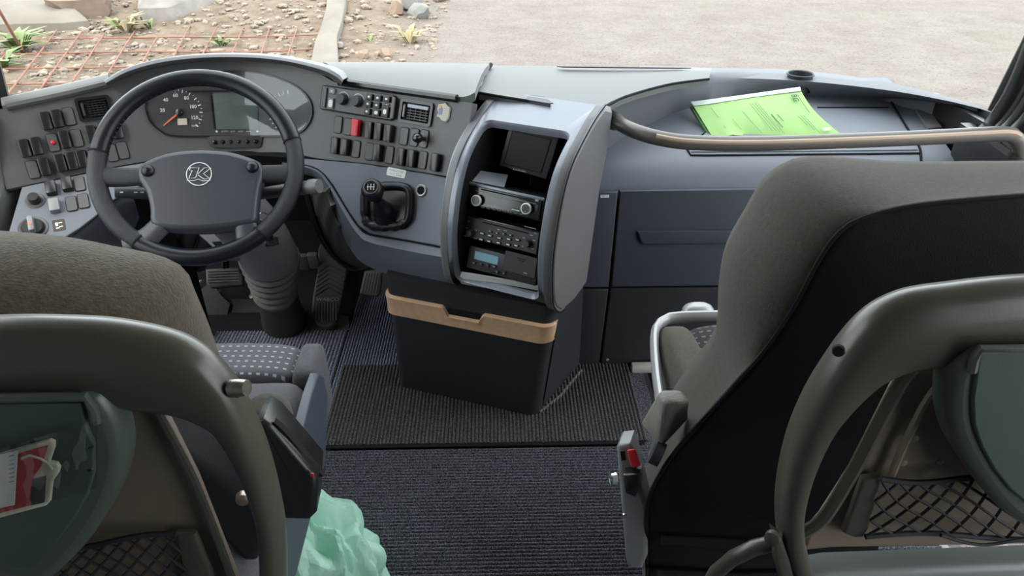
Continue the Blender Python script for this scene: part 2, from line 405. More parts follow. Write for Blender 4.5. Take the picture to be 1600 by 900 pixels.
# side walls below and above the side windows
for nm, x0, x1, y1 in (('wall_left', XL-0.05, XL, 1.78), ):
    g = box(x0, x1, -5, y1, -0.6, 0.62)
    for a, b in ((-5, 0.60), (1.70, 1.78)): g.join(box(x0, x1, a, b, 0.62, 1.75))  # unseen wall, closed this far forward to darken the left partition
    g.join(box(x0, x1, -5, y1, 1.75, 2.05)); struct(nm, g, M['wall'])
g = box(XR, XR+0.05, -5, 0.75, -0.6, 0.30); g.join(box(XR, XR+0.05, -5, -0.9, 0.30, 0.62))  # unseen opening, sill lowered and set close to light the right partition
for a, b in ((-5, -0.9), (0.69, 0.75), (1.66, 1.72)): g.join(box(XR, XR+0.05, a, b, -0.3 if a > 0.5 else 0.30, 1.75))
g.join(box(XR, XR+0.05, -5, 1.72, 1.75, 2.05)); struct('wall_right', g, M['wall'])
struct('wall_rear', box(XL, XR, -5.05, -5, -0.6, 2.05), M['wall'])
struct('ceiling', box(XL-0.05, XR+0.05, -5, 1.75, 2.05, 2.10), M['ceil'])
k = 1
for x0 in (XL-0.03, XR+0.02):
    for a, b in (((0.60, 1.70),) if x0 < 0 else ((-0.9, 0.69),)):
        k += 1; struct('window_%d' % k, box(x0, x0+0.006, a, b, 0.62 if x0 < 0 else 0.30, 1.75), M['glass'])
# windscreen: one curved pane from the dash to the roof edge
def ws(x): return 2.44-0.42*abs(x/1.30)**6
rows = []
for i in range(7):
    t = i/6.0
    rows.append([V(x, ws(x)-0.34*t**1.4, 0.66+1.40*t) for x in np.linspace(-1.40, 1.40, 41)])
struct('window_1', grid(rows, 0.006), M['glass'])
# right and left screen pillars: black seal and pale cover
def pillar(nm, a, b, off, r, m):
    struct(nm, tube([a+off, (a+b)/2+off, b+off], r, 8), m)
pa = onY(1556, 160, 1.93); pb = onY(1603, 66, 1.90); pt = pa+(pb-pa)*7
struct('trim_4', tube([pa-(pb-pa)*0.6, pa, pb, pt], 0.011, 8), M['black'])
struct('trim_5', grid([[q+V(0.012, -0.01, 0) for q in (pa-(pb-pa)*1.1, pa, pb, pt)], [q+V(0.10, -0.10, 0) for q in (pa-(pb-pa)*1.1, pa, pb, pt)]], 0.02), M['wall'])
# black door seal bundle rising from the dash end
for i, (o, r) in enumerate(((0.0, 0.030), (0.05, 0.022), (0.09, 0.026), (0.135, 0.028))):
    q = [onY(1525+o*80, 222+o*120, 1.80-o*0.5), onY(1560+o*130, 192+o*200, 1.78-o*0.5), onY(1592+o*180, 140+o*320, 1.75-o*0.5), onY(1625+o*220, 60+o*400, 1.72-o*0.5), onY(1660+o*200, -60+o*300, 1.70-o*0.5)]
    struct('trim_%d' % (6+i), tube(resample(q, 16), r, 10), M['black'])
struct('trim_18', box(1.228, 1.245, 1.66, 2.05, 0.45, 0.712), M['black'])
struct('trim_19', box(1.10, 1.235, 1.78, 1.95, 0.2, 0.60), M['black'])
struct('trim_16', box(-1.24, -0.9, 1.87, 1.95, -0.1, 0.64), M['blackmatte'])
struct('trim_17', box(-0.24, -0.02, 1.84, 1.88, 0.2, 0.77), M['blackmatte'])
struct('trim_10', grid([[V(1.19, 1.82, 0.70), V(1.20, 1.60, 0.68)], [V(1.19, 1.82, -0.3), V(1.20, 1.60, -0.3)]], 0.03), M['black'])
pa = onY(-2, 168, 1.86); pb = onY(-22, 96, 1.84)
struct('trim_11', tube([pa-(pb-pa)*0.6, pa, pb, pa+(pb-pa)*8], 0.030, 8), M['black'])
# ---- ground outside
nx, ny = 90, 90; rows = []
rg = random.Random(3)
def hgt(x, y):
    s = 0.5*math.sin(2.1*x+1.3*y)+0.3*math.sin(4.7*x-2.2*y+1)+0.25*math.sin(9.1*x+7.3*y)
    e = min(1, max(0, (-0.9-x)/0.8)); f = min(1, max(0, (y-9.5)/3.0))
    return GZ + 0.02*s*(0.2+e) + e*f*0.35
for j in range(ny):
    y = -6+40*(j/(ny-1.0)); rows.append([V(x, y, hgt(x, y)) for x in np.linspace(-16, 16, nx)])
go = O('ground', grid(rows), M['ground'], kind='structure', base=(0, 0, 0))
def gz(u, v, lift=0.0):
    p = onZ(u, v, GZ)
    for _ in range(4): p = onZ(u, v, hgt(p[0], p[1])+lift)
    return p
# rebar mesh lying on the soil
rb = T('rebar_mesh', 'rusty steel reinforcing mesh lying on the soil outside the windscreen', 'steel mesh', gz(250, 60))
HB = [[(-30, 65), (0, 63.5), (160, 59.5), (300, 58), (400, 57.6), (503, 54)], [(-20, 86), (53, 84), (200, 81), (300, 81), (420, 80.4), (495, 76)], [(-20, 108), (11, 107.5), (187, 105), (330, 104), (480, 101)], [(-20, 132), (4, 131.5), (107, 130), (300, 128)], [(-40, 158), (120, 155)]]
VB = [[(55, 40), (-10, 104)], [(89, 47), (12, 148)], [(128, 49), (66, 135), (40, 172)], [(163, 53), (114, 127)], [(212, 46), (169, 114), (150, 145)], [(245, 59), (205, 128)], [(297, 40), (250, 128)], [(338, 43), (295, 128)], [(380, 43), (345, 125)], [(422, 41), (395, 125)], [(465, 42), (440, 115)], [(506, 40), (485, 110)]]
for q in HB: O('bar', tube([gz(u, v, 0.035) for u, v in resample(q, 14)], 0.009, 6), M['rust'], rb)
for q in VB: O('bar', tube([gz(u, v, 0.048) for u, v in resample(q, 8)], 0.009, 6), M['rust'], rb)
def rock(name, u, v, w, d, h, m, label, seed, group=None, pts=None, flat=0.8, cat='rock'):
    """faceted stone standing on the ground; w, d, h in metres"""
    rr = random.Random(seed); c = gz(u, v); bm = bmesh.new(); bmesh.ops.create_icosphere(bm, subdivisions=3 if w > 0.5 else 2, radius=1.0)
    ph = [rr.uniform(0, 6.28) for _ in range(6)]; cuts = [(unit([rr.gauss(0, 1), rr.gauss(0, 1), rr.gauss(0, 0.8)]), rr.uniform(0.62, 0.9)) for _ in range(11)]
    g = G(); vs = []
    for q in bm.verts:
        p = np.array(q.co)
        for n, k in cuts:
            t = np.dot(p, n)
            if t > k: p = p-n*(t-k)
        p = p*(1+0.05*math.sin(7*p[0]+ph[0])+0.05*math.sin(8*p[1]+ph[1])+0.04*math.sin(11*p[2]+ph[2]))
        vs.append((c[0]+p[0]*w/2, c[1]+p[1]*d/2, c[2]+h*0.35+p[2]*h*0.65))
    bm.verts.index_update(); g.add(vs, [tuple(x.index for x in f.verts) for f in bm.faces]); bm.free()
    return O(name, g, m, label=label, cat=cat, group=group, smooth=25)
rock('boulder', 122, 30, 0.95, 0.8, 0.55, M['rock_tan'], 'tan boulder at the top left beside the pale earth slab', 11)
# large broken slab
sl = [gz(218, 36), gz(262, 36), gz(300, 24), gz(335, 16), gz(358, 2), gz(372, -14), gz(330, -34), gz(262, -30), gz(222, -8)]
g = G(); n = len(sl); rr = random.Random(5)
ring0 = [q+V(0.06, 0.0, 0) for q in sl]; ring1 = [q+V(rr.uniform(-.05, .05), rr.uniform(-.04, .04), 0.14+0.05*rr.random()) for q in sl]; cc = sum(sl)/n
ring2 = [q+(cc-q)*0.18+V(0, 0, 0.24+0.05*rr.random()) for q in sl]; ring3 = [q+(cc-q)*0.6+V(0, 0, 0.27+0.08*rr.random()) for q in sl]
O('rock_slab', rings([ring0, ring1, ring2, ring3]), M['rock_pale'], label='large pale broken rock slab lying beyond the steel mesh', cat='rock', smooth=30)
rock('rock', 368, 0, 0.55, 0.6, 0.3, M['rock_tan'], 'tan rock just right of the large pale slab', 21)
rock('rock', 402, -2, 0.35, 0.4, 0.15, M['rock_tan'], 'small tan rock at the top edge left of the kerb', 22)
rock('rock', 642, 16, 0.48, 0.45, 0.34, M['rock_grey'], 'grey angular rock, the upper one of two by the road edge', 23)
rock('rock', 656, 27, 0.36, 0.32, 0.2, M['rock_grey'], 'grey angular rock, the lower one of two by the road edge', 24)
rock('rock', 620, 22, 0.24, 0.3, 0.2, M['rock_tan'], 'tan rounded stone left of the two grey rocks', 25)
rock('rock', 688, 2, 0.22, 0.25, 0.13, M['rock_tan'], 'small tan stone lying on the road by the top edge', 26)
rock('rock', 531, 76, 0.15, 0.14, 0.08, M['rock_pale'], 'small white stone beside the lower end of the kerb', 27)
rock('rock', 570, 91, 0.15, 0.15, 0.1, M['rock_tan'], 'tan stone on the soil close to the dashboard edge', 28)
rock('rock', 603, 89, 0.17, 0.16, 0.1, M['rock_tan'], 'brown stone on the soil right of the tan stone near the dashboard', 29)
# pebbles lying about: uncountable
g = G(); rr = random.Random(9); bm = bmesh.new(); bmesh.ops.create_icosphere(bm, subdivisions=1, radius=1.0)
iv = [np.array(q.co) for q in bm.verts]; bm.verts.index_update(); iff = [tuple(x.index for x in f.verts) for f in bm.faces]; bm.free()
for i in range(5200):
    x = rr.uniform(-7.5, -0.7); y = rr.uniform(5.0, 14.5)
    if x > -1.6 and rr.random() < 0.3: continue
    s = 0.012+0.045*rr.random()**3; o = V(x, y, hgt(x, y)+s*0.25); a = V(s*rr.uniform(.7, 1.5), s*rr.uniform(.7, 1.5), s*rr.uniform(.4, .8))
    g.add([o+q*a*(1+rr.uniform(-.18, .18)) for q in iv], iff)
O('gravel', g, mat('gravel_stones', (0.20, 0.165, 0.13), 0.9, var=0.3, vscale=9), label='small pale stones and gravel strewn over the soil outside', cat='gravel', kind='stuff', smooth=0)
# low concrete kerb
ke = [gz(514, -22), gz(548, -22), gz(541, 20), gz(536, 44), gz(528, 70), gz(530, 110), gz(486, 112), gz(493, 78), gz(503, 52), gz(511, 20)]
O('kerb', rings([[q+V(0, 0, -0.05) for q in ke], [q+V(0, 0, 0.075) for q in ke], [q+(sum(ke)/10-q)*0.05+V(0, 0, 0.09) for q in ke]]), M['concrete'], label='low pale concrete kerb running away beside the steel mesh', cat='kerb')
mo = [gz(-90, 56), gz(-20, 52), gz(40, 50), gz(100, 49), gz(142, 45), gz(118, 22), gz(98, -8), gz(90, -40), gz(-90, -40)]
O('earth_slab', rings([[q+V(0, 0, -0.1) for q in mo], [q+V(0, 0, 0.10) for q in mo], [q+(sum(mo)/9-q)*0.12+V(0, 0, 0.17) for q in mo], [q+(sum(mo)/9-q)*0.5+V(0, 0, 0.2) for q in mo]]), M['concrete'], label='smooth pale slab of packed earth at the top left corner', cat='earth slab')
a, b = gz(38, 82), gz(38, 82)+V(-0.45, 0.55, 0.55)
O('steel_rod', tube([a, gz(18, 50, 0.30), gz(-6, 8, 0.62)], 0.016, 8), M['rust'], label='bent brown steel rod sticking up out of the weeds', cat='rod')
def weed(u, v, n, s, label, m, seed):
    rr = random.Random(seed); c = gz(u, v); w = T('weed', label, 'weed', c)
    for i in range(n):
        a = rr.uniform(0, 6.28); l = s*rr.uniform(0.5, 1.1); d = V(math.cos(a), math.sin(a), 0); hgt_ = l*rr.uniform(0.3, 1.0); x = np.cross(d, V(0, 0, 1))
        b0 = c+d*s*0.15*rr.random(); wd_ = l*rr.uniform(0.10, 0.2)
        r0 = [b0-x*wd_*0.2, b0+x*wd_*0.2]; r1 = [b0+d*l*0.4+V(0, 0, hgt_*0.7)-x*wd_, b0+d*l*0.4+V(0, 0, hgt_*0.7)+x*wd_]; r2 = [b0+d*l+V(0, 0, hgt_*0.8)-x*wd_*0.1, b0+d*l+V(0, 0, hgt_*0.8)+x*wd_*0.1]
        O('leaf', grid([r0, r1, r2], 0.002, (0, 0, -1)), m, w)
weed(32, 80, 34, 0.34, 'leafy green weed at the foot of the steel rod', M['leaf'], 1)
weed(4, 108, 18, 0.26, 'green weed at the left edge below the steel rod', M['leaf'], 2)
weed(198, 50, 20, 0.26, 'yellow green weed left of the large pale rock slab', M['straw'], 3)
weed(182, 45, 10, 0.18, 'small green weed beside the tan boulder', M['leaf'], 4)
weed(348, 72, 12, 0.22, 'thin green weed just above the dashboard hood', M['leaf'], 5)
weed(236, 46, 9, 0.18, 'small green weed under the corner of the pale rock slab', M['leaf'], 6)
weed(640, 68, 18, 0.28, 'dry brown weed beside the road edge', M['straw'], 7)
weed(578, 65, 7, 0.12, 'tiny yellow green weed right of the kerb', M['leaf'], 8)
# ================================================================== dashboard
DA = T('dashboard', 'grey and charcoal bus dashboard running the full width under the windscreen', 'dashboard', (0, 1.85, 0))
def Sd(X, z, off=0.0): return 1.91-0.6*(math.sqrt((X+0.67)**2+0.04)-0.2)+0.45*(z-0.62)-off
S0 = lambda X, z: Sd(X, z)
TOPE = [(-25, 176), (100, 150), (168, 133), (190, 123), (250, 104), (340, 95), (430, 99), (495, 114), (532, 131), (620, 144), (738, 161)]
BOTE = [(10, 296), (100, 277), (170, 262), (250, 249), (330, 241), (400, 238), (453, 239), (500, 248), (560, 254), (630, 264), (722, 279)]
n = 121; a, b = resample(TOPE, n), resample(BOTE, n)
rows = [[onS(*(a[j]*(1-t)+b[j]*t), S0) for j in range(n)] for t in np.linspace(0, 1, 25)]
O('instrument_panel', grid(rows, 0.025), M['panel'], DA)
O('inner_deck', prism([(x, Sd(x, .66)+.03) for x in np.linspace(-1.23, -.05, 24)]+[(-.05, 2.29), (-1.23, 2.29)], .012, 0, .648), M['blackmatte'], DA)  # hidden board, added to keep windscreen light out of the footwell
O('joint', tube([onS(*q, S0)+V(0, .008, -.004) for q in b], .008, 6), M['blackmatte'], DA)
# hood over the instruments
ho = [(162, 126), (200, 105), (260, 90), (345, 84), (430, 88), (500, 102), (528, 114), (537, 124)]
hl = [(168, 134), (206, 116), (265, 101), (345, 94), (430, 98), (492, 112), (520, 124), (533, 133)]
n = 41; a, b = resample(ho, n), resample(hl, n); rows = []
f1 = lambda X, z: Sd(X, z, 0.055); f2 = lambda X, z: Sd(X, z, 0.068); f3 = lambda X, z: Sd(X, z, 0.062); f4 = lambda X, z: Sd(X, z, 0.050)
r0 = [onS(*q, S0) for q in b]; r1 = [onS(*q, f1) for q in b]; r2 = [onS(*(p*0.5+q*0.5), f2) for p, q in zip(a, b)]; r3 = [onS(*(p*0.90+q*0.10), f3) for p, q in zip(a, b)]; r4 = [onS(*p, f4) for p in a]
r5 = [p+V(0, 0.05, -0.0085) for p in r4]; r6 = [p+V(0, 0.20, -0.055) for p in r4]; r7 = [V(p[0], p[1], p[2]-0.03) for p in r6]; r8 = [p+V(0, 0.02, -0.004) for p in r0]
O('hood', grid([r0, r1, r2, r3, r4, r5, r6, r7, r8, r0]), M['panel'], DA, smooth=50)
# edge rails and top boards
def strip(pts, r, m, nm='edge_rail', par=DA): return O(nm, tube(resample(pts, 24), r, 8), m, par)
strip([onS(u, v, lambda X, z: Sd(X, z, 0.004)) for u, v in ((10, 166), (100, 147), (170, 130))], 0.011, M['panel'])
strip([onS(u, v, lambda X, z: Sd(X, z, 0.004)) for u, v in ((530, 128), (620, 141), (714, 154))], 0.010, M['black'])
def topboard(near, far, zoff, nm, lift=0.004, n=24, nf=None):
    p = [onS(u, v, S0)+V(0, 0.0, lift) for u, v in resample(near, n)]; q = []
    for (u, v), c in zip(resample(far, n), p): q.append(onZ(u, v, c[2]+zoff))
    rows = [[c*(1-t)+d*t+V(0, 0, 0.012*math.sin(math.pi*t)) for c, d in zip(p, q)] for t in (0, .15, .4, .7, 1.0)]
    rows.append([d+V(0, 0.02, -0.03) for d in q])
    return O(nm, grid(rows, 0.02, (0, 0, -1)), M['dash_top'], DA)
topboard([(4, 168), (100, 148), (172, 131)], [(4, 156), (100, 134), (170, 117)], 0.0, 'top_board')
topboard([(528, 126), (620, 141), (716, 154), (742, 147)], [(505, 97), (600, 97), (690, 98), (765, 100)], -0.004, 'top_board')
# lower driver board, right of the wheel
PA, PB = onS(480, 250, S0), onS(690, 276, S0); PC = V(-0.134, 1.591, 0.478)
LN = unit(np.cross(PB-PA, PC-PB)); LN = LN if np.dot(LN, CAM-PA) > 0 else -LN
FL = frame(PA, LN)
g = prism(local([(470, 247), (560, 255), (630, 265), (700, 277), (698, 387), (640, 376), (577, 365), (560, 353), (543, 328), (520, 289), (506, 272), (490, 263), (470, 259)], FL), 0.02, 0.003, -0.02)
O('lower_board', L2W(g, FL), M['dash'], DA)
# rolled front edge of that board
Gp = [(440, 252), (478, 258), (500, 267), (518, 289), (545, 333), (560, 354), (577, 366), (640, 377), (698, 388)]
Op = [(440, 270), (478, 273), (496, 281), (508, 305), (528, 350), (548, 390), (575, 416), (640, 439), (704, 450)]
n = 45; a, b = resample(Gp, n), resample(Op, n); rows = []
ra = [onP(*q, PA, LN)-LN*0.003 for q in a]
rb_ = [onP(*(p*0.75+q*0.25), PA+LN*0.006, LN) for p, q in zip(a, b)]
fY = lambda u: 1.70-0.045*min(1, max(0, (u-440)/250.0))
rc = [onY(*(p*0.45+q*0.55), c[1]+0.012) for p, q, c in zip(a, b, rb_)]
rd = [onY(*q, c[1]+0.035) for q, c in zip(b, rb_)]
re = [q+V(0, 0.12, 0.02) for q in rd]
O('rolled_edge', grid([ra, rb_, rc, rd, re]), M['dash'], DA, smooth=60)
O('seam', tube([p+LN*0.0015 for p in ra], 0.0022, 6), M['blackmatte'], DA)
# lower driver board, left of the wheel
QA, QB = onS(36, 291, S0), onS(165, 263, S0); QC = onY(100, 372, QA[1]-0.10)
QN = unit(np.cross(QB-QA, QC-QB)); QN = QN if np.dot(QN, CAM-QA) > 0 else -QN
FQ = frame(QA, QN)
lo = [(34, 292), (100, 278), (170, 263), (250, 250), (262, 258), (205, 300), (180, 310), (149, 338), (124, 357), (103, 370), (70, 380), (30, 390), (12, 392), (8, 380)]
O('lower_board', L2W(prism(local(lo, FQ), 0.02, 0.003, -0.02), FQ), M['dash'], DA)
e0 = resample([(5, 394), (36, 390), (103, 371), (124, 358), (149, 339), (180, 311), (208, 300)], 24)
e1 = resample([(5, 520), (60, 520), (120, 500), (150, 470), (175, 430), (200, 380), (218, 340)], 24)
ra = [onP(*q, QA, QN)-QN*0.004 for q in e0]; rb_ = [p+V(0, -0.006, -0.018) for p in ra]; rc = [onY(*q, p[1]+0.03) for q, p in zip(e1, ra)]
O('side_skirt', grid([ra, rb_, rc], 0.012), M['navy'], DA, smooth=60)
O('seam', tube([p+QN*0.002 for p in ra], 0.002, 6), M['blackmatte'], DA)
# left side cover by the window
c0 = resample([(0, 178), (8, 200), (24, 245), (34, 292), (12, 372), (4, 420)], 16); c1 = resample([(-60, 170), (-60, 200), (-60, 250), (-60, 300), (-60, 380), (-60, 430)], 16)
ra = [onX(*q, -1.19) if q[0] < 30 else onX(*q, -1.185) for q in c0]; rb_ = [V(-1.235, p[1]-0.10, p[2]+0.01) for p in ra]
rm = [(p+q)/2+V(0.02, -0.02, 0.01) for p, q in zip(ra, rb_)]
O('side_cover', grid([ra, rm, rb_], 0.012), M['dash_top'], DA, smooth=60)
# ---- rocker switches and blanks: shared meshes
SWG = rbox(0.0235, 0.043, 0.016, 0.004, 2)
for i, q in enumerate(SWG.v):
    if q[2] > 0: SWG.v[i] = (q[0], q[1], q[2]+0.005*abs(q[1])/0.0215+(0.002 if q[1] > 0 else 0))
SW = mkmesh('rocker_switch', SWG, M['black']); SWR = mkmesh('rocker_switch', SWG, M['red'])
BL = mkmesh('blank_cover', prism(rrect(0.0225, 0.042, 0.005), 0.0022, 0.0008), M['panel'])
BLR = mkmesh('cover_gap', ringplate(rrect(0.0250, 0.0445, 0.006), rrect(0.0228, 0.0423, 0.005), 0.0010), M['blackmatte'])
SWL = mkmesh('rocker_switch', G().join(SWG).tf((0, 0, 0), (0.97, 0, 0), (0, 1.0, 0), (0, 0, 1)), M['black'])
MARK = mkmesh('symbol', ringplate(rrect(0.008, 0.007, 0.001, 1), rrect(0.0055, 0.0045, 0.0008, 1), 0.0004), M['grey_print'])
MARK2 = mkmesh('symbol', prism([(-0.004, -0.0035), (0.004, -0.0035), (0.001, 0), (0.004, 0.0035), (-0.002, 0.003), (-0.001, 0)], 0.0004), M['grey_print'])
def shift(fr, x, y, z=0.0): return (fr[0]+fr[1]*x+fr[2]*y+fr[3]*z, fr[1], fr[2], fr[3])
def switch(u, v, me=SW, mk=0, fr=None):
    fr = fr or sframe(u, v, S0); o = OM('rocker_switch', me, shift(fr, 0, 0, 0.003), DA)
    if mk: OM('symbol', (MARK, MARK2)[mk-1], shift(fr, 0, -0.012, 0.0145), o)
    if mk == 2: OM('symbol', MARK, shift(fr, 0, 0.012, 0.0155), o)
def blank(u, v, fr=None):
    fr = fr or sframe(u, v, S0); fr = shift(fr, 0, 0, 0.0012); o = OM('blank_cover', BL, fr, DA); OM('cover_gap', BLR, fr, o); return fr
for u, v in ((529, 195), (544, 198), (632, 213), (648, 215), (557, 233), (578, 237), (609, 242), (661, 250)): blank(u, v)
for u, v in ((580, 204), (595, 206), (610, 209), (527, 228), (542, 230), (593, 239), (630, 245.5), (646, 248), (683, 254)): switch(u, v, SW, 1 if v > 225 else 0)
switch(559, 200, SWR)
fr = blank(663, 217); st = O('joystick', L2W(lathe([(0.006, 0), (0.005, 0.012), (0.0105, 0.02), (0.0125, 0.028), (0.0105, 0.036), (0.004, 0.041)], 16), fr), M['gloss'], DA)
for u, v, k in ((72, 189.5, 2), (89.6, 186, 2), (39, 232, 2), (57.6, 228.6, 2), (101.7, 218.6, 1), (143, 210, 2), (163, 207, 1), (184, 204, 1), (70, 261, 1), (95, 255, 1), (113, 252, 1), (128.7, 248.5, 1), (146, 244, 1)): switch(u, v, SWL, k)
for u, v in ((107.7, 182), (120, 216), (51.5, 265), (175, 239), (192, 235)): blank(u, v)
fr = blank(83, 223); O('warning_lamp', L2W(lathe([(0.0055, 0), (0.0055, 0.003), (0.004, 0.0055), (0.001, 0.0065)], 14), fr), M['red'], DA)
SWS = mkmesh('rocker_switch', G().join(SWG).tf((0, 0, 0), (1.0, 0, 0), (0, .84, 0), (0, 0, 1)), M['black'])
for u, v, k in ((81, 297, 2), (106, 291, 1)): switch(u, v, SWS, k, pframe(u, v, QA, QN))
for u, v in ((124.4, 288), (112, 319), (130.5, 314.6)): blank(u, v, pframe(u, v, QA, QN))
switch(86.4, 324, mkmesh('rocker_switch', G().join(SWG).tf((0, 0, 0), (1, 0, 0), (0, .84, 0), (0, 0, 1)), M['grey_plastic']), 2, pframe(86.4, 324, QA, QN))
def rotary(u, v, r0, r1, h, handle, par=DA, f=None, m=None):
    fr = f or pframe(u, v, QA, QN); k = O('rotary_knob', L2W(lathe([(r1, 0), (r1, h*0.7), (r1*0.9, h), (0.001, h)], 24), fr), m or M['black'], par)
    O('bezel', L2W(lathe([(r0, 0), (r0, 0.002), (r0-0.0015, 0.003), (r1, 0.0015)], 28, True, False), fr), M['panel'], k)
    if handle: 
        g = rbox(0.013, 0.042, 0.02, 0.004); O('grip', L2W(g, shift(fr, 0, 0, h+0.006)), M['grey_plastic'], k)
        O('pointer', L2W(lathe([(0.004, 0), (0.004, 0.001)], 12), shift(fr, 0, -0.002, h+0.016)), M['orange'], k)
    return fr
rotary(55, 314, 0.0215, 0.013, 0.02, False); rotary(52, 356.6, 0.032, 0.024, 0.01, True)
fr = pframe(92, 352, QA, QN); lb = O('brown_label', L2W(prism(rrect(0.026, 0.032, 0.003), 0.001), fr), mat('brown_label', (0.045, 0.030, 0.030), 0.5), DA)
for dx, dy, w, h in ((-0.004, 0.003, 0.006, 0.010), (0.004, 0.006, 0.008, 0.0025), (0.004, -0.005, 0.008, 0.0025), (-0.003, -0.008, 0.008, 0.003)): O('symbol', L2W(prism(rrect(w, h, 0.001, 2), 0.0004), shift(fr, dx, dy, 0.001)), M['white'], lb)
# ---- air vents
def vent(px, nx_, ny_, blade):
    cu, cv = sum(p[0] for p in px)/4.0, sum(p[1] for p in px)/4.0; fr = sframe(cu, cv, S0)
    q = local(px, fr); w = (abs(q[1][0]-q[0][0])+abs(q[2][0]-q[3][0]))/2; h = (abs(q[0][1]-q[3][1])+abs(q[1][1]-q[2][1]))/2
    f = O('air_vent', L2W(ringplate(rrect(w, h, 0.007), rrect(w-0.014, h-0.014, 0.003), 0.006), fr), M['black'], DA)
    O('duct', L2W(prism(rrect(w-0.013, h-0.013, 0.003), 0.0012), fr), M['blackmatte'], f)
    iw, ih = w-0.034, h-0.018
    for i in range(ny_):
        y = -ih/2+ih*(i+0.5)/ny_; O('slat', L2W(rbox(iw, 0.003, 0.004, 0.0008, 1), shift(fr, 0.007, y, 0.0045)), M['black'], f)
    for i in range(nx_):
        x = -iw/2+iw*(i+0.5)/nx_; O('slat', L2W(rbox(0.0025, ih, 0.003, 0.0006, 1), shift(fr, 0.007+x, 0, 0.003)), M['black'], f)
    O('slider', L2W(rbox(0.006, ih*0.8, 0.006, 0.0015, 1), shift(fr, -w/2+0.014, 0, 0.005)), M['grey_plastic'] if blade else M['ink'], f)
    if blade: O('slat', L2W(rbox(iw, 0.009, 0.004, 0.001, 1), shift(fr, 0.007, ih/2-0.006, 0.007)), M['silver'], f)
vent([(114, 155), (171, 147.5), (178, 183), (128, 193)], 5, 7, False)
vent([(626.5, 154), (677.4, 161), (675, 199), (624.5, 191)], 4, 6, True)
# ---- climate control unit
fr = sframe(562, 161, S0); q = local([(505.5, 133), (621, 149.6), (617, 189.5), (503.4, 171.6)], fr)
w = (q[1][0]-q[0][0]+q[2][0]-q[3][0])/2; h = (q[0][1]-q[3][1]+q[1][1]-q[2][1])/2
cc_ = (sum(p[0] for p in q)/4, sum(p[1] for p in q)/4); fr = shift(fr, *cc_)
cl = O('climate_control', L2W(prism(rrect(w, h, 0.008), 0.010, 0.003), fr), M['black'], DA)
O('face_plate', L2W(prism(rrect(w*0.56, h*0.88, 0.004), 0.0016, 0.0006), shift(fr, -w*0.13, 0, 0.0097)), M['panel'], cl)
def cz(x, y): return (500+x/7.27, 120+y/7.27)
def clp(x, y, lift=0.011): return pframe(*cz(x, y), fr[0]+fr[3]*lift, fr[3])
def btn(x, y, bw, bh, m=M['ink'], mk=None, lift=0.0105, bd=0.006):
    f = clp(x, y, lift); o = O('button', L2W(prism(rrect(bw, bh, 0.0025), bd, 0.0015), f), m, cl)
    if mk: O('symbol', L2W(prism(rrect(bw*0.5*mk, bh*0.45*mk, min(bw, bh)*0.2*mk, 3), 0.0005), shift(f, 0, 0, bd)), M['white'], o)
for x, y in ((570, 230), (668, 243), (768, 255), (557, 310), (655, 325), (545, 395)): btn(x, y, 0.018, 0.0155, M['ink'], 0.7, 0.0105)
btn(650, 410, 0.018, 0.0165, M['ink'], 1.15); btn(750, 400, 0.019, 0.027, M['ink'], 1.0); btn(760, 318, 0.018, 0.006, M['panel'], 0.5, bd=0.002)
btn(150, 165, 0.018, 0.014, M['grey_plastic'], 0.5); btn(135, 305, 0.017, 0.027, M['grey_plastic'], 1.5)
btn(65, 235, 0.009, 0.05, M['panel'], bd=0.005); btn(835, 355, 0.010, 0.052, M['panel'], bd=0.005)
for x, y in ((265, 258), (432, 280)):
    f = clp(x, y, 0.011); kk = O('temperature_knob', L2W(lathe([(0.0145, 0), (0.013, 0.014), (0.012, 0.0165), (0.001, 0.0165)], 24), f), M['ink'], cl)
    g = G()
    for i in range(12):
        a0, a1 = R(20+11*i), R(20+11*i+9); ri, ro = 0.018, 0.0195
        g.add([(r_*math.cos(t_), r_*math.sin(t_), 0.0005) for r_, t_ in ((ri, a0), (ro, a0), (ro, a1), (ri, a1))], [(0, 1, 2, 3)])
    O('scale', L2W(g, f), M['white'], kk)
# sticker with a small picture
fr = sframe(694, 176, S0); st = O('charm_sticker', L2W(prism([(-.016, .017), (-.002, .021), (.003, .024), (.007, .019), (.017, .014), (.017, -.012), (.011, -.021), (-.002, -.019), (-.008, -.013), (-.017, -.012), (-.014, -.002), (-.018, .006)], 0.006, 0.002), fr), M['cream'], DA, 'cream charm with a small picture')
O('picture', L2W(prism(rrect(.011, .018, .004), .0008), shift(fr, -.007, .002, .006)), mat('charm_picture', (0.22, 0.25, 0.40), 0.6), st)
O('picture', L2W(prism(rrect(.007, .008, .003), .0008), shift(fr, -.009, .012, .0065)), mat('charm_gold', (0.60, 0.36, 0.10), 0.6), st)
for i in range(5): O('lettering', L2W(prism(rrect(.012, .0014, .0004, 1), .0004), shift(fr, .007, .010-.0055*i, .006)), M['grey_print'], st)
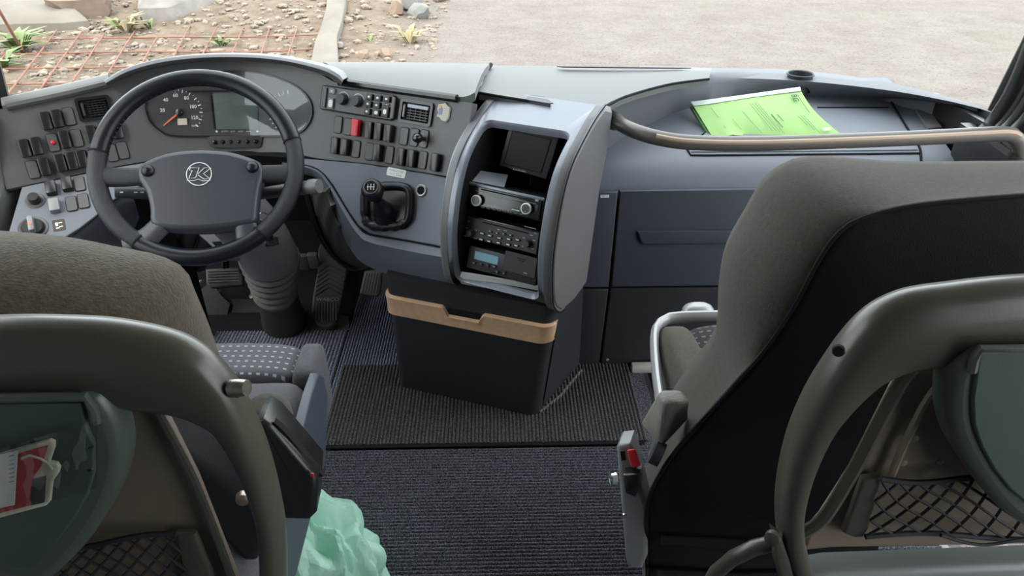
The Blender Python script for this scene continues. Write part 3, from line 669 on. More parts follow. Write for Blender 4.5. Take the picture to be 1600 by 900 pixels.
# ---- instrument cluster
fc = sframe(358, 165, S0)
co = [(230, 168), (233, 155), (241, 145), (258, 136), (285, 127), (315, 119), (345, 114), (377, 112.5), (412, 117.5), (444, 128), (468, 141), (482, 157), (486, 175), (482, 190), (472, 203), (460, 209), (447, 211.5), (400, 212), (340, 212), (290, 212), (264, 210), (246, 199), (235, 186)]
def Cw(px): return [tuple(p) for p in local(px, fc)]
co = [tuple(q) for q in resample(co+[co[0]], 60)][:-1]; out = Cw(co)
def curved(g, lift):                     # drape local (x, y, z) geometry of the cluster onto the curved panel
    vs = []
    for x, y, z in g.v:
        p = fc[0]+fc[1]*x+fc[2]*y; q = onS(*toPix(p), lambda X, zz: Sd(X, zz)); vs.append(q+fc[3]*(z+lift))
    g.v = [tuple(p) for p in vs]; return g
def toPix(p):
    q = p-CAM; d = np.dot(q, FW); return 800+F*np.dot(q, RT)/d, 450-F*np.dot(q, UP)/d
cl_ = O('instrument_cluster', curved(ringplate(inset(out, -0.004), out, 0.006), 0), M['black'], DA)
n = 59; cx_, cy_ = sum(p[0] for p in out)/n, sum(p[1] for p in out)/n
rsn = [[(cx_+(x-cx_)*k, cy_+(y-cy_)*k, 0.0) for x, y in out] for k in (1.0, 0.8, 0.6, 0.4, 0.2, 0.03)]
O('dial_face', curved(rings(rsn, False, True), 0.0012), mat('dial_grey', (0.040, 0.042, 0.048), 0.5), cl_)
def cf(u, v, lift=0.002): p = onS(u, v, S0); return shift((p, fc[1], fc[2], fc[3]), 0, 0, lift)
def ticks(u, v, r0, r1, a0, a1, nt, skip=()):
    f = cf(u, v, 0.0030); g = G()
    for i in range(nt):
        if i in skip: continue
        a = R(a0+(a1-a0)*i/(nt-1.0)); k = 1.0 if i % 2 == 0 else 0.45; ri = r1-(r1-r0)*k; hw = 0.0011 if i % 2 == 0 else 0.0007
        d = V(math.cos(a), math.sin(a)); e = V(-d[1], d[0])
        g.add([(*(d*r_+e*s_), 0) for r_, s_ in ((ri, -hw), (r1, -hw), (r1, hw), (ri, hw))], [(0, 1, 2, 3)])
    O('scale', L2W(g, f), M['white'], cl_)
sp = 0.0016
ticks(281, 175.6, 0.050, 0.058, 215, -42, 27)
for s, u, v in (('20', 254.5, 172.6), ('40', 259.5, 156.5), ('60', 274.6, 149.5), ('80', 292, 153.5), ('100', 302, 167), ('120', 304.5, 184)): text(s, 0.0125, M['white'], cf(u, v, 0.003), cl_, thin=0.0002)
text('km/h', 0.008, M['white'], cf(305, 196.5, 0.003), cl_)
f = cf(281, 175.6, 0.004); O('needle_hub', L2W(lathe([(0.010, 0), (0.0095, 0.007), (0.006, 0.009), (0.001, 0.009)], 18), f), M['black'], cl_)
def needle(u0, v0, u1, v1, w):
    a, b = cf(u0, v0, 0.007)[0], cf(u1, v1, 0.006)[0]; e = unit(np.cross(b-a, fc[3]))
    O('needle', grid([[a-e*w, a+e*w], [b-e*w*0.5, b+e*w*0.5]], 0.001), M['orange'], cl_)
needle(279, 178, 256.5, 196.5, 0.0022); needle(440, 184, 430.5, 191.5, 0.0018)
O('odometer', L2W(prism(rrect(0.033, 0.0165, 0.001), 0.001), cf(282.5, 190.5, 0.002)), M['lcd_cream'], cl_)
sc_ = Cw([(332, 146), (403, 145), (404, 202.5), (337, 202.5)])
O('display', curved(prism(sc_, 0.0012), 0.0018), M['lcd'], cl_)
O('display_frame', curved(prism(Cw([(329.5, 150), (332.5, 150), (338, 202), (335, 202)]), 0.004), 0.001), M['blackmatte'], cl_)
O('shade_line', curved(prism(Cw([(292, 142), (410, 141), (410, 143), (292, 144)]), 0.003), 0.001), M['blackmatte'], cl_)
for s, u in (('SYSTEM', 351.6), ('QUIT', 364.4), ('RESET', 376.8), ('INFO', 389.2)): text(s, 0.0052, M['white'], cf(u, 205.5, 0.003), cl_)
for u in (339, 402.5): O('symbol', L2W(lathe([(0.0028, 0), (0.0028, 0.0004)], 10), cf(u, 205.5, 0.0025)), M['white'], cl_)
ticks(453, 175, 0.046, 0.056, 225, -45, 21)
text('10', 0.009, M['white'], cf(441.5, 147.5, 0.003), cl_)
bp = O('button_plate', curved(prism(Cw([(323, 213), (411, 211.5), (408, 229), (404, 231.5), (335, 231.5), (330, 229)]), 0.004, 0.001), 0.001), M['ink'], cl_)
for i in range(6): O('button', L2W(lathe([(0.0065, 0), (0.006, 0.005), (0.004, 0.0075), (0.001, 0.008)], 14), cf(336.7+12.8*i, 222.4-0.2*i, 0.005)), M['gloss'], cl_)
O('lens', curved(rings([[(x, y, 0.0) for x, y, z in r] for r in rsn], False, True), 0.0105), M['lens'], cl_)
# ---- label below the switches, socket
fr = pframe(619.5, 270, PA, LN, 0.0005); q = local([(604, 262), (635, 268)], fr)
lb = O('paper_label', L2W(prism(rrect(0.055, 0.021, 0.004), 0.0008), fr), M['paper'], DA)
text('Anfahren nur', 0.0080, M['grey_print'], shift(fr, 0, 0.0045, 0.0012), lb); text('im 1. Gang', 0.0080, M['grey_print'], shift(fr, 0, -0.0045, 0.0012), lb)
fr = pframe(658.5, 298, PA, LN, 0.0)
so = O('power_socket', L2W(lathe([(0.0155, 0), (0.0155, 0.003), (0.0135, 0.0045), (0.0105, 0.0035), (0.0102, 0.0012)], 24, True, False), fr), M['alu'], DA)
O('socket_bore', L2W(lathe([(0.0105, 0.0008), (0.0105, 0.0012)], 20), fr), M['blackmatte'], so)
# ================================================================== centre console tower
PH = R(27); XA = V(math.cos(PH), -math.sin(PH), 0); YA = V(math.sin(PH), math.cos(PH), 0); TB = V(0.149, 1.486, 0.0)
PROF = resample([(0.03, .345), (-.005, .355), (-.045, .395), (-.058, .45), (-.060, .51), (-.052, .56), (-.028, .63), (.005, .685), (.045, .72), (.10, .748), (.17, .775), (.235, .79)], 60)
SL = [0.0]
for i in range(1, 60): SL.append(SL[-1]+np.linalg.norm(PROF[i]-PROF[i-1]))
def prof(s):
    s = min(max(s, 0), SL[-1]); i = max(0, min(58, np.searchsorted(SL, s)-1)); w = (s-SL[i])/(SL[i+1]-SL[i]); p = PROF[i]*(1-w)+PROF[i+1]*w
    d = unit(PROF[i+1]-PROF[i]); return p, V(d[1], -d[0])          # point, inward normal
def tw(x, s, dep=0.0):                  # tower skin: x across, s along the profile, dep inward
    p, nrm = prof(s); p = p+nrm*dep; return TB+XA*x+YA*p[0]+V(0, 0, p[1])
TL_ = SL[-1]; TWD = 0.290
M['flank'] = mat('flank_grey', (0.118, 0.118, 0.122), 0.45, bump=0.08, bscale=900)
CT = T('centre_console', 'silver grey console tower with a deep open bay, turned towards the driver', 'console', (0.0, 1.62, 0.34))
def s_at(z): return SL[min(range(60), key=lambda i: abs(PROF[i][1]-z) + (1 if i < 2 else 0))]
s0, s1 = s_at(.397), s_at(.756)
def rr2(x0, x1, y0, y1, r, per=40):      # rounded rectangle, fixed count per side incl. corners
    o = []
    for (cx, cy, a0, ex, ey) in ((x1-r, y1-r, 0, x0+r, y1), (x0+r, y1-r, 90, x0, y0+r), (x0+r, y0+r, 180, x1-r, y0), (x1-r, y0+r, 270, x1, y1-r)):
        for k in range(5): a = R(a0+90*k/4); o.append((cx+r*math.cos(a), cy+r*math.sin(a)))
        q = o[-1]
        for k in range(1, per): o.append((q[0]+(ex-q[0])*k/per, q[1]+(ey-q[1])*k/per))
    return o
outer = rr2(-TWD, 0.0, 0.0, TL_, 0.004); mid = rr2(-TWD+.006, -.006, .004, TL_-.004, 0.008); inn = rr2(-TWD+.034, -.034, s0, s1, 0.022); inn2 = rr2(-TWD+.038, -.038, s0+.004, s1-.004, 0.019)
R_ = [[tw(x, s, 0.012) for x, s in outer], [tw(x, s, 0.003) for x, s in outer], [tw(x, s, 0) for x, s in mid], [tw(x, s, 0.0) for x, s in inn], [tw(x, s, 0.006) for x, s in inn2], [tw(x, s, 0.02) for x, s in inn2]]
O('frame', rings(R_, False, False), M['silver'], CT, smooth=35)
def pnt(x, p): return TB+XA*x+YA*p[0]+V(0, 0, p[1])
# bay behind the frame
ybk = 0.20; rim_ = [tw(x, s, 0.019) for x, s in inn2]
bk = [TB+XA*(-TWD/2+(x+TWD/2)*0.95)+YA*ybk+V(0, 0, 0.37+0.39*(s-s0)/(s1-s0)) for x, s in inn2]
O('bay', rings([rim_, bk], False, True), M['blackmatte'], CT, smooth=0)
for nm, x, t in (('side_panel', -0.001, 1), ('side_panel', -TWD+.001, -1)):
    pl = [p for p in PROF]+[V(.29, .77), V(.27, .68), V(.23, .59), V(.17, .34), V(.08, .335)]
    ins_ = [p+(V(.09, .55)-p)*0.05 for p in pl]
    O(nm, rings([[pnt(x-t*.02, p) for p in pl], [pnt(x-t*0.004, p) for p in pl], [pnt(x+t*.004, p) for p in ins_]]), M['flank'], CT, smooth=50)
O('seam', tube([pnt(0.001, p+V(-.0005, 0)) for p in PROF], .0018, 6), M['blackmatte'], CT)
# ---- things standing in the bay
DPH = R(30); DN = unit(V(-math.sin(DPH), -math.cos(DPH), 0.31)); D0 = onY(786, 315, 1.575)
def dev(px, lift=0.0):
    cu, cv = sum(p[0] for p in px)/4.0, sum(p[1] for p in px)/4.0; f = pframe(cu, cv, D0+DN*lift, DN); q = local(px, f)
    return f, (q[1][0]-q[0][0]+q[2][0]-q[3][0])/2, (q[0][1]-q[3][1]+q[1][1]-q[2][1])/2
def dz(x, y, ox=715, oy=280, k=7.5): return (ox+x/k, oy+y/k)
def on_dev(x, y, lift, **kw): return pframe(*dz(x, y, **kw), D0+DN*lift, DN)
f, w, h = dev([(731.7, 289), (852, 306.7), (845, 342), (727, 324)])
ra = T('car_radio', 'black car radio with two white-ringed knobs in the console bay', 'radio', f[0]-f[2]*h/2)
O('casing', L2W(rbox(w, h, 0.10, 0.003), shift(f, 0, 0, -0.05)), M['black'], ra)
O('face_plate', L2W(prism(rrect(w*0.95, h*0.86, 0.003), 0.006, 0.002), f), M['gloss'], ra)
O('top_trim', L2W(rbox(w, 0.008, 0.008, 0.003), shift(f, 0, h/2-0.002, 0.002)), M['silver'], ra)
O('disc_slot', L2W(prism(rrect(w*0.66, 0.003, 0.001, 1), 0.0006), on_dev(560, 180, 0.006)), M['blackmatte'], ra)
O('slot_trim', L2W(prism(rrect(w*0.8, 0.0012, 0.0004, 1), 0.0008), on_dev(560, 210, 0.006)), M['grey_plastic'], ra)
O('display', L2W(prism(rrect(w*0.47, h*0.28, 0.002), 0.0008), on_dev(540, 270, 0.006)), M['screen'], ra)
for x, y in ((240, 247), (822, 342)):
    g0 = on_dev(x, y, 0.006); kk = O('knob', L2W(lathe([(0.0125, 0), (0.0125, 0.008), (0.011, 0.011), (0.001, 0.011)], 24), g0), M['black'], ra)
    O('knob_ring', L2W(lathe([(0.0130, 0.006), (0.0132, 0.0105), (0.0108, 0.0118), (0.0102, 0.0108)], 28, False, False), g0), M['white'], kk)
    if x > 500:
        for ax_, ay_ in ((0.006, 0), (-0.006, 0), (0, 0.006), (0, -0.006)): O('symbol', L2W(prism(rrect(0.003, 0.0016, 0.0005, 1), 0.0004), shift(g0, ax_, ay_, 0.0112)), M['grey_print'], kk)
for i in range(8): O('key', L2W(prism(rrect(0.011, 0.004, 0.001, 2), 0.0016, 0.0005), on_dev(298+64.5*i, 330+11.5*i, 0.006)), M['ink'], ra)
text('BLAUPUNKT', 0.0042, M['white'], on_dev(400, 318, 0.0064), ra); O('symbol', L2W(prism(rrect(0.020, 0.0018, 0.0004, 1), 0.0004), on_dev(680, 362, 0.006)), M['white'], ra)
O('usb_cover', L2W(prism(rrect(0.007, 0.014, 0.001), 0.001), on_dev(925, 335, 0.006)), M['ink'], ra)
O('button', L2W(prism(rrect(0.009, 0.005, 0.001), 0.002, .0005), on_dev(932, 250, 0.006)), M['grey_plastic'], ra)
# second unit
f, w, h = dev([(728, 338.7), (846, 358.7), (839.7, 394.7), (725, 375)])
rb2 = T('audio_control_unit', 'black audio control unit with rows of oval keys, in the middle of the console bay', 'audio unit', f[0]-f[2]*h/2)
O('casing', L2W(rbox(w, h, 0.10, 0.003), shift(f, 0, 0, -0.05)), M['black'], rb2)
O('face_plate', L2W(prism(rrect(w*0.97, h*0.88, 0.003), 0.005, 0.0015), f), M['ink'], rb2)
O('disc_slot', L2W(prism(rrect(w*0.62, 0.003, 0.001, 1), 0.0006), on_dev(560, 568, 0.005)), M['blackmatte'], rb2)
for x, y in ((292, 634), (382, 660), (278, 705), (370, 725), (492, 688), (482, 744), (604, 702), (707, 710), (597, 765), (690, 778)):
    g0 = on_dev(x, y, 0.005); kk = O('key', L2W(prism(rrect(0.0145, 0.0065, 0.003), 0.003, 0.001), g0), M['black'], rb2)
    O('symbol', L2W(prism(rrect(0.008, 0.0024, 0.0008, 2), 0.0004), shift(g0, 0, 0, 0.003)), M['white'], kk)
for x, y in ((385, 610), (465, 630), (543, 640), (625, 655)):
    g0 = on_dev(x, y, 0.005); kk = O('key', L2W(prism(rrect(0.0105, 0.0045, 0.0015), 0.003, 0.001), g0), M['black'], rb2); O('symbol', L2W(prism([(-.0015, -.001), (.0015, 0), (-.0015, .001)], 0.0004), shift(g0, 0, 0, 0.003)), M['white'], kk)
for x, y in ((155, 632), (828, 752)):
    g0 = on_dev(x, y, 0.005); O('knob', L2W(lathe([(0.0095, 0), (0.0085, 0.011), (0.0075, 0.013), (0.001, 0.013)], 22), g0), M['ink'], rb2)
    for dx, dy in ((-.013, .010), (.013, .010), (-.013, -.010), (.013, -.010)): O('symbol', L2W(prism(rrect(0.0065, 0.002, 0.0006, 1), 0.0004), shift(g0, dx, dy, 0.0002)), M['grey_print'], rb2)
for x, y, q in ((850, 567, 0.030), (480, 590, 0.007), (558, 604, 0.008), (910, 632, 0.007), (862, 657, 0.008), (135, 495, 0.006)): O('symbol', L2W(prism(rrect(q, 0.0016, 0.0004, 1), 0.0004), on_dev(x, y, 0.005)), M['grey_print'], rb2)
# tachograph
tk = dict(ox=705, oy=370, k=8.18)
f, w, h = dev([(729.5, 388), (840.7, 404.8), (837, 440), (727, 425)], 0.0)
ta = T('tachograph', 'black tachograph with a small blue display, lowest unit in the console bay', 'tachograph', f[0]-f[2]*h/2)
O('casing', L2W(rbox(w, h, 0.10, 0.003), shift(f, 0, 0, -0.05)), M['ink'], ta)
O('display', L2W(prism(rrect(0.064, 0.0195, 0.001), 0.0014), on_dev(450, 268, 0.0, **tk)), M['lcd_blue'], ta)
dr = O('printer_drawer', L2W(prism(rrect(0.084, 0.048, 0.003), 0.003, 0.001), on_dev(885, 350, 0.0, **tk)), M['ink'], ta)
for x, y, q in ((900, 283, 0.024), (893, 306, 0.016)): O('slot', L2W(prism(rrect(q, 0.002, 0.0008, 1), 0.0004), on_dev(x, y, 0.003, **tk)), M['blackmatte'], dr)
O('latch', L2W(prism(rrect(0.010, 0.002, 0.0008, 1), 0.0005), on_dev(948, 465, 0.003, **tk)), M['grey_print'], dr)
for x, y, s in ((295, 332, '>'), (383, 350, '^'), (468, 363, 'v'), (552, 380, 'OK')):
    g0 = on_dev(x, y, 0.0, **tk); kk = O('key', L2W(prism(rrect(0.011, 0.0075, 0.003), 0.003, 0.001), g0), M['black'], ta); text(s, 0.005, M['white'], shift(g0, 0, 0, 0.0035), kk)
for x, y, s in ((588, 447, '1'), (677, 462, '2')):
    g0 = on_dev(x, y, 0.0, **tk); kk = O('key', L2W(prism(rrect(0.012, 0.0085, 0.0035), 0.003, 0.001), g0), M['black'], ta); text(s, 0.006, M['white'], shift(g0, 0, 0, 0.0035), kk)
for x, y, q in ((395, 420, 0.052), (885, 500, 0.056)): O('card_slot', L2W(prism(rrect(q, 0.006, 0.001), 0.0012), on_dev(x, y, 0.0, **tk)), M['black'], ta)
# open silver flap under the tachograph
fa = [onZ(u, v, z) for u, v, z in ((721, 425.6, .425), (841, 446, .425), (843, 456, .405), (717, 435.5, .405))]
fb = [onP(838, 465.5, fa[2]+V(0, 0.004, 0), (math.sin(DPH), math.cos(DPH), 0)), onP(721, 443.5, fa[3]+V(0, 0.004, 0), (math.sin(DPH), math.cos(DPH), 0))]
fl = T('bay_flap', 'silver flap folded open along the bottom of the console bay', 'flap', (fb[0]+fb[1])/2)
O('leaf', grid([[fa[0], fa[1]], [fa[3], fa[2]]], 0.004), mat('flap_silver', (0.62, 0.61, 0.60), 0.4), fl)
O('lip', grid([[fa[3], fa[2]], [fb[1], fb[0]]], 0.004), mat('flap_lip', (0.32, 0.30, 0.29), 0.4), fl)
mm = (fa[3]*0.48+fa[2]*0.52)*0.5+(fb[1]*0.48+fb[0]*0.52)*0.5; fx = unit(fa[2]-fa[3])
O('handle', tube([mm-fx*0.035+V(-.002, -.005, 0), mm+V(-.003, -.007, -.001), mm+fx*0.035+V(-.002, -.005, 0)], 0.004, 8), M['black'], fl)
# monitor on its swivel foot
MP = onY(826, 238, 1.66); MN = unit(V(-0.36, -0.86, 0.24))
mo_px = [(796, 197), (873.7, 214), (853.7, 280.7), (779, 258.7)]; f = pframe(826, 238, MP, MN)
q = local(mo_px, f); mt = T('monitor', 'small black tilted monitor standing on a foot in the console bay', 'monitor', f[0]-f[2]*0.09)
O('housing', L2W(prism(q, 0.020, 0.003, -0.020), f), M['ink'], mt)
sq = local([dz(650, 185, 715, 180), dz(1090, 290, 715, 180), dz(972, 672, 715, 180), dz(548, 560, 715, 180)], f)
O('screen', L2W(prism(sq, 0.0012), f), M['screen'], mt)
O('screen_gap', L2W(ringplate(inset(sq, -0.0018), sq, 0.0016), f), M['blackmatte'], mt)
tf_ = lambda a, b: (onP(*dz(a, b, 715, 180), MP, MN)+MN*0.0006, unit(q[1][0]*f[1]+q[1][1]*f[2]-q[0][0]*f[1]-q[0][1]*f[2]), None, MN)
def rowf(a, b): o, ax, _, n = tf_(a, b); return (o, ax, np.cross(n, ax), n)
text('BLAUPUNKT', 0.0060, M['white'], rowf(725, 648), mt); text('TravelPilot', 0.0050, M['grey_print'], rowf(675, 158), mt)
O('foot', L2W(lathe([(0.016, -0.115), (0.014, -0.10), (0.006, -0.095), (0.006, -0.05), (0.009, -0.04)], 16), (f[0]-MN*0.028, V(1, 0, 0), V(0, 1, 0), V(0, 0, 1))), M['black'], mt)
# loose card holder on the radio
pc = [onP(u, v, D0+V(0, 0, 0.0), unit(V(0.1, -0.35, 1))) for u, v in ((738, 264.7), (793.7, 273), (787.7, 292.5), (729, 281))]
O('card_plate', grid([[pc[0], pc[1]], [pc[3], pc[2]]], 0.006, (0, 0, -1)), M['silver'], label='blue grey metal plate lying loose on top of the car radio', cat='plate')
# ================================================================== fridge box under the tower
BX = unit(V(0.10, 1.51, 0)-V(-0.296, 1.655, 0)); BY = V(-BX[1], BX[0], 0)
c_l, c_r = V(-0.285, 1.652, 0), V(0.098, 1.512, 0)
fb_ = T('drawer_box', 'black floor box with a beige wooden drawer front below the console tower', 'box', (0, 1.65, 0))
tl, tr = onY(598, 436, 1.63), onY(866, 488, 1.47)
def bq(t, z, back=0.0):                  # front face point: t across 0..1, z up
    a, b = c_l*(1-t)+c_r*t, tl*(1-t)+tr*t; k = z/0.36; return V(a[0]*(1-k)+b[0]*k, a[1]*(1-k)+b[1]*k, z)+BY*back
def bring(z, grow=0.0, rr=0.028):
    o = []; e = 0.004
    L, Rr = bq(0, z), bq(1, z); wd_ = np.linalg.norm(Rr-L); bx = unit(Rr-L); by = V(-bx[1], bx[0], 0); by = by if by[1] > 0 else -by
    bl = L+V(0.03, 0.25, 0); br = V(0.235, 1.71, z)+V(0.0, 0.03, 0)
    pts = [bl, L+by*rr-bx*grow, None, Rr+by*rr+bx*grow, br]
    ring = [bl]
    for k in range(7):
        a = R(180+90*k/6); ring.append(L+bx*rr+by*rr+(bx*math.cos(a)+by*math.sin(a))*(rr+grow))
    for k in range(1, 6): t = k/6.0; ring.append(L+bx*rr-by*grow+(Rr-L-bx*2*rr)*t)
    for k in range(7):
        a = R(270+90*k/6); ring.append(Rr-bx*rr+by*rr+(bx*math.cos(a)+by*math.sin(a))*(rr+grow))
    ring.append(br); return ring
O('body', rings([bring(z) for z in (0.0, 0.03, 0.28, 0.335, 0.375)]), M['ink'], fb_)
O('body_joint', tube([bq(1, 0.012)+BY*0.045+BX*0.003, bq(1, 0.30)+BY*0.045+BX*0.003], 0.002, 6), M['blackmatte'], fb_)
# drawer front: band with a notch for the fingers
def band_pt(t, z, out_): return bring(z, out_)
r0, r1 = [], []
zt, zb = 0.322, 0.262
N_ = len(bring(0.3)); sel = range(1, N_-1)
def wtop(i): return zt
top = bring(zt, 0.007); bot = bring(zb, 0.007)
def cols():
    T_, B_ = [], []
    for i in range(2, N_-2):
        T_.append(top[i]); B_.append(bot[i])
    return resample(T_, 60), resample(B_, 60)
Tt, Bb = cols()
for j in range(60):
    t = j/59.0; dip = 0.0
    if 0.385 < t < 0.60: dip = min(1, (t-0.385)/0.02, (0.60-t)/0.02)*0.024
    Tt[j] = Tt[j]-V(0, 0, dip)
mid_ = [a*0.5+b*0.5 for a, b in zip(Tt, Bb)]
gd = grid([[p-BY*(-0.004) for p in Tt], [p-V(0, 0, 0.004)-BY*0.003 for p in Tt], mid_, [p+V(0, 0, .004)-BY*0.003 for p in Bb], [p+BY*0.004 for p in Bb]], 0.010, BY)
O('drawer_front', gd, M['wood'], fb_)
O('finger_slot', box(-0.05, 0.05, -0.006, 0.002, -0.013, 0.013, 0.002).tf((Tt[29]+Bb[29])/2+V(0, 0, 0.024)+BY*0.010, BX, BY, (0, 0, 1)), M['blackmatte'], fb_)
O('base_bead', tube([c_r+V(0.012, 0.02, 0.004), V(0.17, 1.60, 0.004), V(0.24, 1.715, 0.004)], 0.006, 8), mat('grey_bead', (0.22, 0.20, 0.17), 0.8), fb_)
# ================================================================== right half of the dashboard
def pz(x, y): return (920+x/2.353, 80+y/2.353)
lip = resample([(938, 172), (950, 163), (984, 148), (1047, 131), (1132, 125), (1260, 130), (1387, 144), (1472, 159), (1528, 172)], 50)
wbt = resample([(944, 236), (975, 214), (1011, 195), (1077, 169), (1160, 156), (1260, 150), (1392, 156), (1472, 167), (1530, 186)], 50)
zlip = lambda j: 0.755-0.035*min(1, j/16.0)
A_ = [onZ(*q, zlip(j)) for j, q in enumerate(lip)]
def tray_z(y): return 0.668-0.16*(2.16-y) if y > 1.86 else None
TRP = resample([(2.32, .684), (2.05, .655), (1.93, .640), (1.86, .628), (1.805, .610), (1.768, .580), (1.750, .545)], 30)
def on_tray(u, v, lift=0.0):            # pixel meets the tray skin
    best = None
    for i in range(29):
        a, b = TRP[i], TRP[i+1]; nrm = V(0, b[1]-a[1], -(b[0]-a[0])); p = onP(u, v, (0, a[0], a[1]), nrm)
        if min(a[0], b[0])-1e-6 <= p[1] <= max(a[0], b[0])+1e-6: best = (p, unit(nrm if nrm[2] > 0 else -nrm)); break
    if best is None:
        a, b = (TRP[0], TRP[1]); nrm = V(0, b[1]-a[1], -(b[0]-a[0])); best = (onP(u, v, (0, a[0], a[1]), nrm), unit(nrm if nrm[2] > 0 else -nrm))
    return best[0]+best[1]*lift
Bw = [on_tray(*q) for q in wbt]
# rim ledge: solid with an outer edge at the windscreen
far = resample([(765, 101), (900, 103), (1010, 104), (1110, 106), (1180, 107), (1250, 110), (1330, 119), (1400, 131), (1500, 156), (1568, 184)], 50)
far2 = resample([(1000, 103), (1060, 104), (1110, 106), (1180, 107), (1250, 110), (1330, 119), (1400, 131), (1480, 151), (1530, 166), (1567, 184)], 50)
Fz = [onZ(*q, 0.745-0.025*min(1, j/16.0)) for j, q in enumerate(far2)]
in0 = [p+V(0, 0.0, 0.0) for p in A_]
rw = [[p+V(0, 0.006, -0.012) for p in Bw], Bw, [p*0.12+q*0.88+V(0, 0, 0) for p, q in zip(Bw, A_)], [p+V(0, 0.006, 0.004) for p in A_], [p*0.5+q*0.5+V(0, 0, .004) for p, q in zip(A_, Fz)], Fz, [p+V(0, 0.012, -0.012) for p in Fz], [p+V(0, 0.012, -0.06) for p in Fz]]
M['rim_grey'] = mat('rim_grey', (0.098, 0.105, 0.116), 0.55, spec=0.35, bump=0.12, bscale=900)
rim = O('tray_rim', grid(rw), M['rim_grey'], DA, smooth=50)
# centre top board with the small tower cap
nb = resample([(748, 143), (800, 152), (870, 162), (932, 170), (950, 161), (984, 147), (1047, 130), (1108, 122)], 40); fbp = resample([(768, 102), (800, 102.5), (850, 103), (900, 103.5), (950, 104), (1000, 104.5), (1060, 105), (1112, 106.5)], 40)
p_ = [onZ(*q, 0.795-0.035*j/39.0) for j, q in enumerate(nb)]; q_ = [onZ(*q, 0.785-0.035*j/39.0) for j, q in enumerate(fbp)]
O('top_board', grid([[a+V(0, 0, -.02) for a in p_], p_, [a*.5+b*.5+V(0, 0, .006) for a, b in zip(p_, q_)], q_, [b+V(0, .02, -.03) for b in q_]]), M['dash_top'], DA, smooth=50)
strip([p+V(0, 0, -.003) for p in p_[::3]], 0.0035, M['blackmatte'], 'seam')
strip([onZ(u, v, 0.797) for u, v in ((742, 147), (748, 130), (757, 115), (767, 101))], 0.006, M['blackmatte'], 'seam')
cap = [onZ(u, v, 0.786) for u, v in ((797, 152.5), (803, 147), (850, 152), (860, 159), (860, 163))]
O('cap', rings([[p+V(0, 0, -.01) for p in cap], [p+V(0, 0, .002) for p in cap]]), M['ink'], DA)
# dark slot at the screen edge
O('air_slot', grid([[onZ(870, 103.4, .785), onZ(1080, 105.8, .765)], [onZ(880, 104.6, .788), onZ(1060, 106.6, .769)]], 0.002), M['blackmatte'], DA)
# cup hollow in the rim: ring with a dark bowl (a cut is made in the rim)
cupc = onZ(1250.6, 117, 0.731)
cut = bpy.data.objects.new('cutter', mkmesh('cutter', L2W(lathe([(.036, -.05), (.036, .05)], 32), (cupc-V(0, 1.85, 0)+V(0, 0, 0), V(1, 0, 0), V(0, 1, 0), V(0, 0, 1))), M['black'])); COL.objects.link(cut); cut.location = (0, 1.85, 0)
md = rim.modifiers.new('cut', 'BOOLEAN'); md.operation = 'DIFFERENCE'; md.object = cut; md.solver = 'EXACT'
bpy.context.view_layer.update(); dg = bpy.context.evaluated_depsgraph_get(); nm_ = bpy.data.meshes.new_from_object(rim.evaluated_get(dg))
rim.modifiers.clear(); rim.data = nm_; bpy.data.objects.remove(cut)
O('cup_holder', L2W(lathe([(.040, .001), (.040, .004), (.0375, .0055), (.0345, .003), (.033, -.02), (.030, -.050), (.001, -.052)], 32, False, True), (cupc, V(1, 0, 0), V(0, 1, 0), V(0, 0, 1))), M['ink'], DA)
# tray skin
Lb = resample([(944, 236), (950, 243), (940, 258), (932, 275), (929, 298)], 30); 
def xl(y): 
    t = (2.0-y)/0.25; return 0.30-0.055*min(1, max(0, t))
rows = []
for i, (y, z) in enumerate(TRP):
    x0 = 0.215; x1 = 1.195 if y < 1.86 else 1.195+0.04*min(1, (y-1.86)/0.1)
    rows.append([V(x0+(x1-x0)*k/10.0, y, z) for k in range(11)])
O('tray', grid(rows, 0.02, (0, 0.3, -1)), M['dash'], DA, smooth=60)
def tline(px, r=0.0028, n=20, nm='seam', m=None): return O(nm, tube([on_tray(u, v, 0.0004) for u, v in resample(px, n)], r, 6), m or M['blackmatte'], DA)
tline([(1073, 233), (1074, 239), (1080, 243), (1180, 242.5), (1437, 240)], 0.0034)
tline([(1391, 157), (1405, 180), (1419, 203), (1436, 229), (1439, 248), (1439, 268)], 0.0036)
tline([(1277, 168.5), (1388, 168.5)], 0.0028)
tline([(1073, 233), (1085, 222), (1102, 208), (1125, 195)], 0.0034)
# lid field between the seams, a hair proud
lid = [(1086, 236), (1432, 234), (1419, 208), (1398, 172), (1277, 172), (1150, 172), (1100, 215)]
a, b = resample([(1130, 171), (1277, 172), (1395, 172)], 24), resample([(1080, 238), (1250, 237), (1433, 235)], 24)
O('lid', grid([[on_tray(*(p*(1-t)+q*t), 0.003) for p, q in zip(a, b)] for t in np.linspace(0, 1, 10)], 0.006), M['dash'], DA)
hb_ = [on_tray(u, v, 0.002) for u, v in ((1430, 176), (1449, 174.5), (1470, 204), (1449, 206))]
O('latch', rings([hb_, [p+V(0, 0, .008) for p in hb_]]), M['grey_rubber'], DA)
wl = [on_tray(u, v, 0.001) for u, v in ((1428, 167), (1442, 167), (1443, 172), (1429, 172))]
O('paper_label', rings([wl, [p+V(0, 0, .001) for p in wl]]), M['paper'], DA)
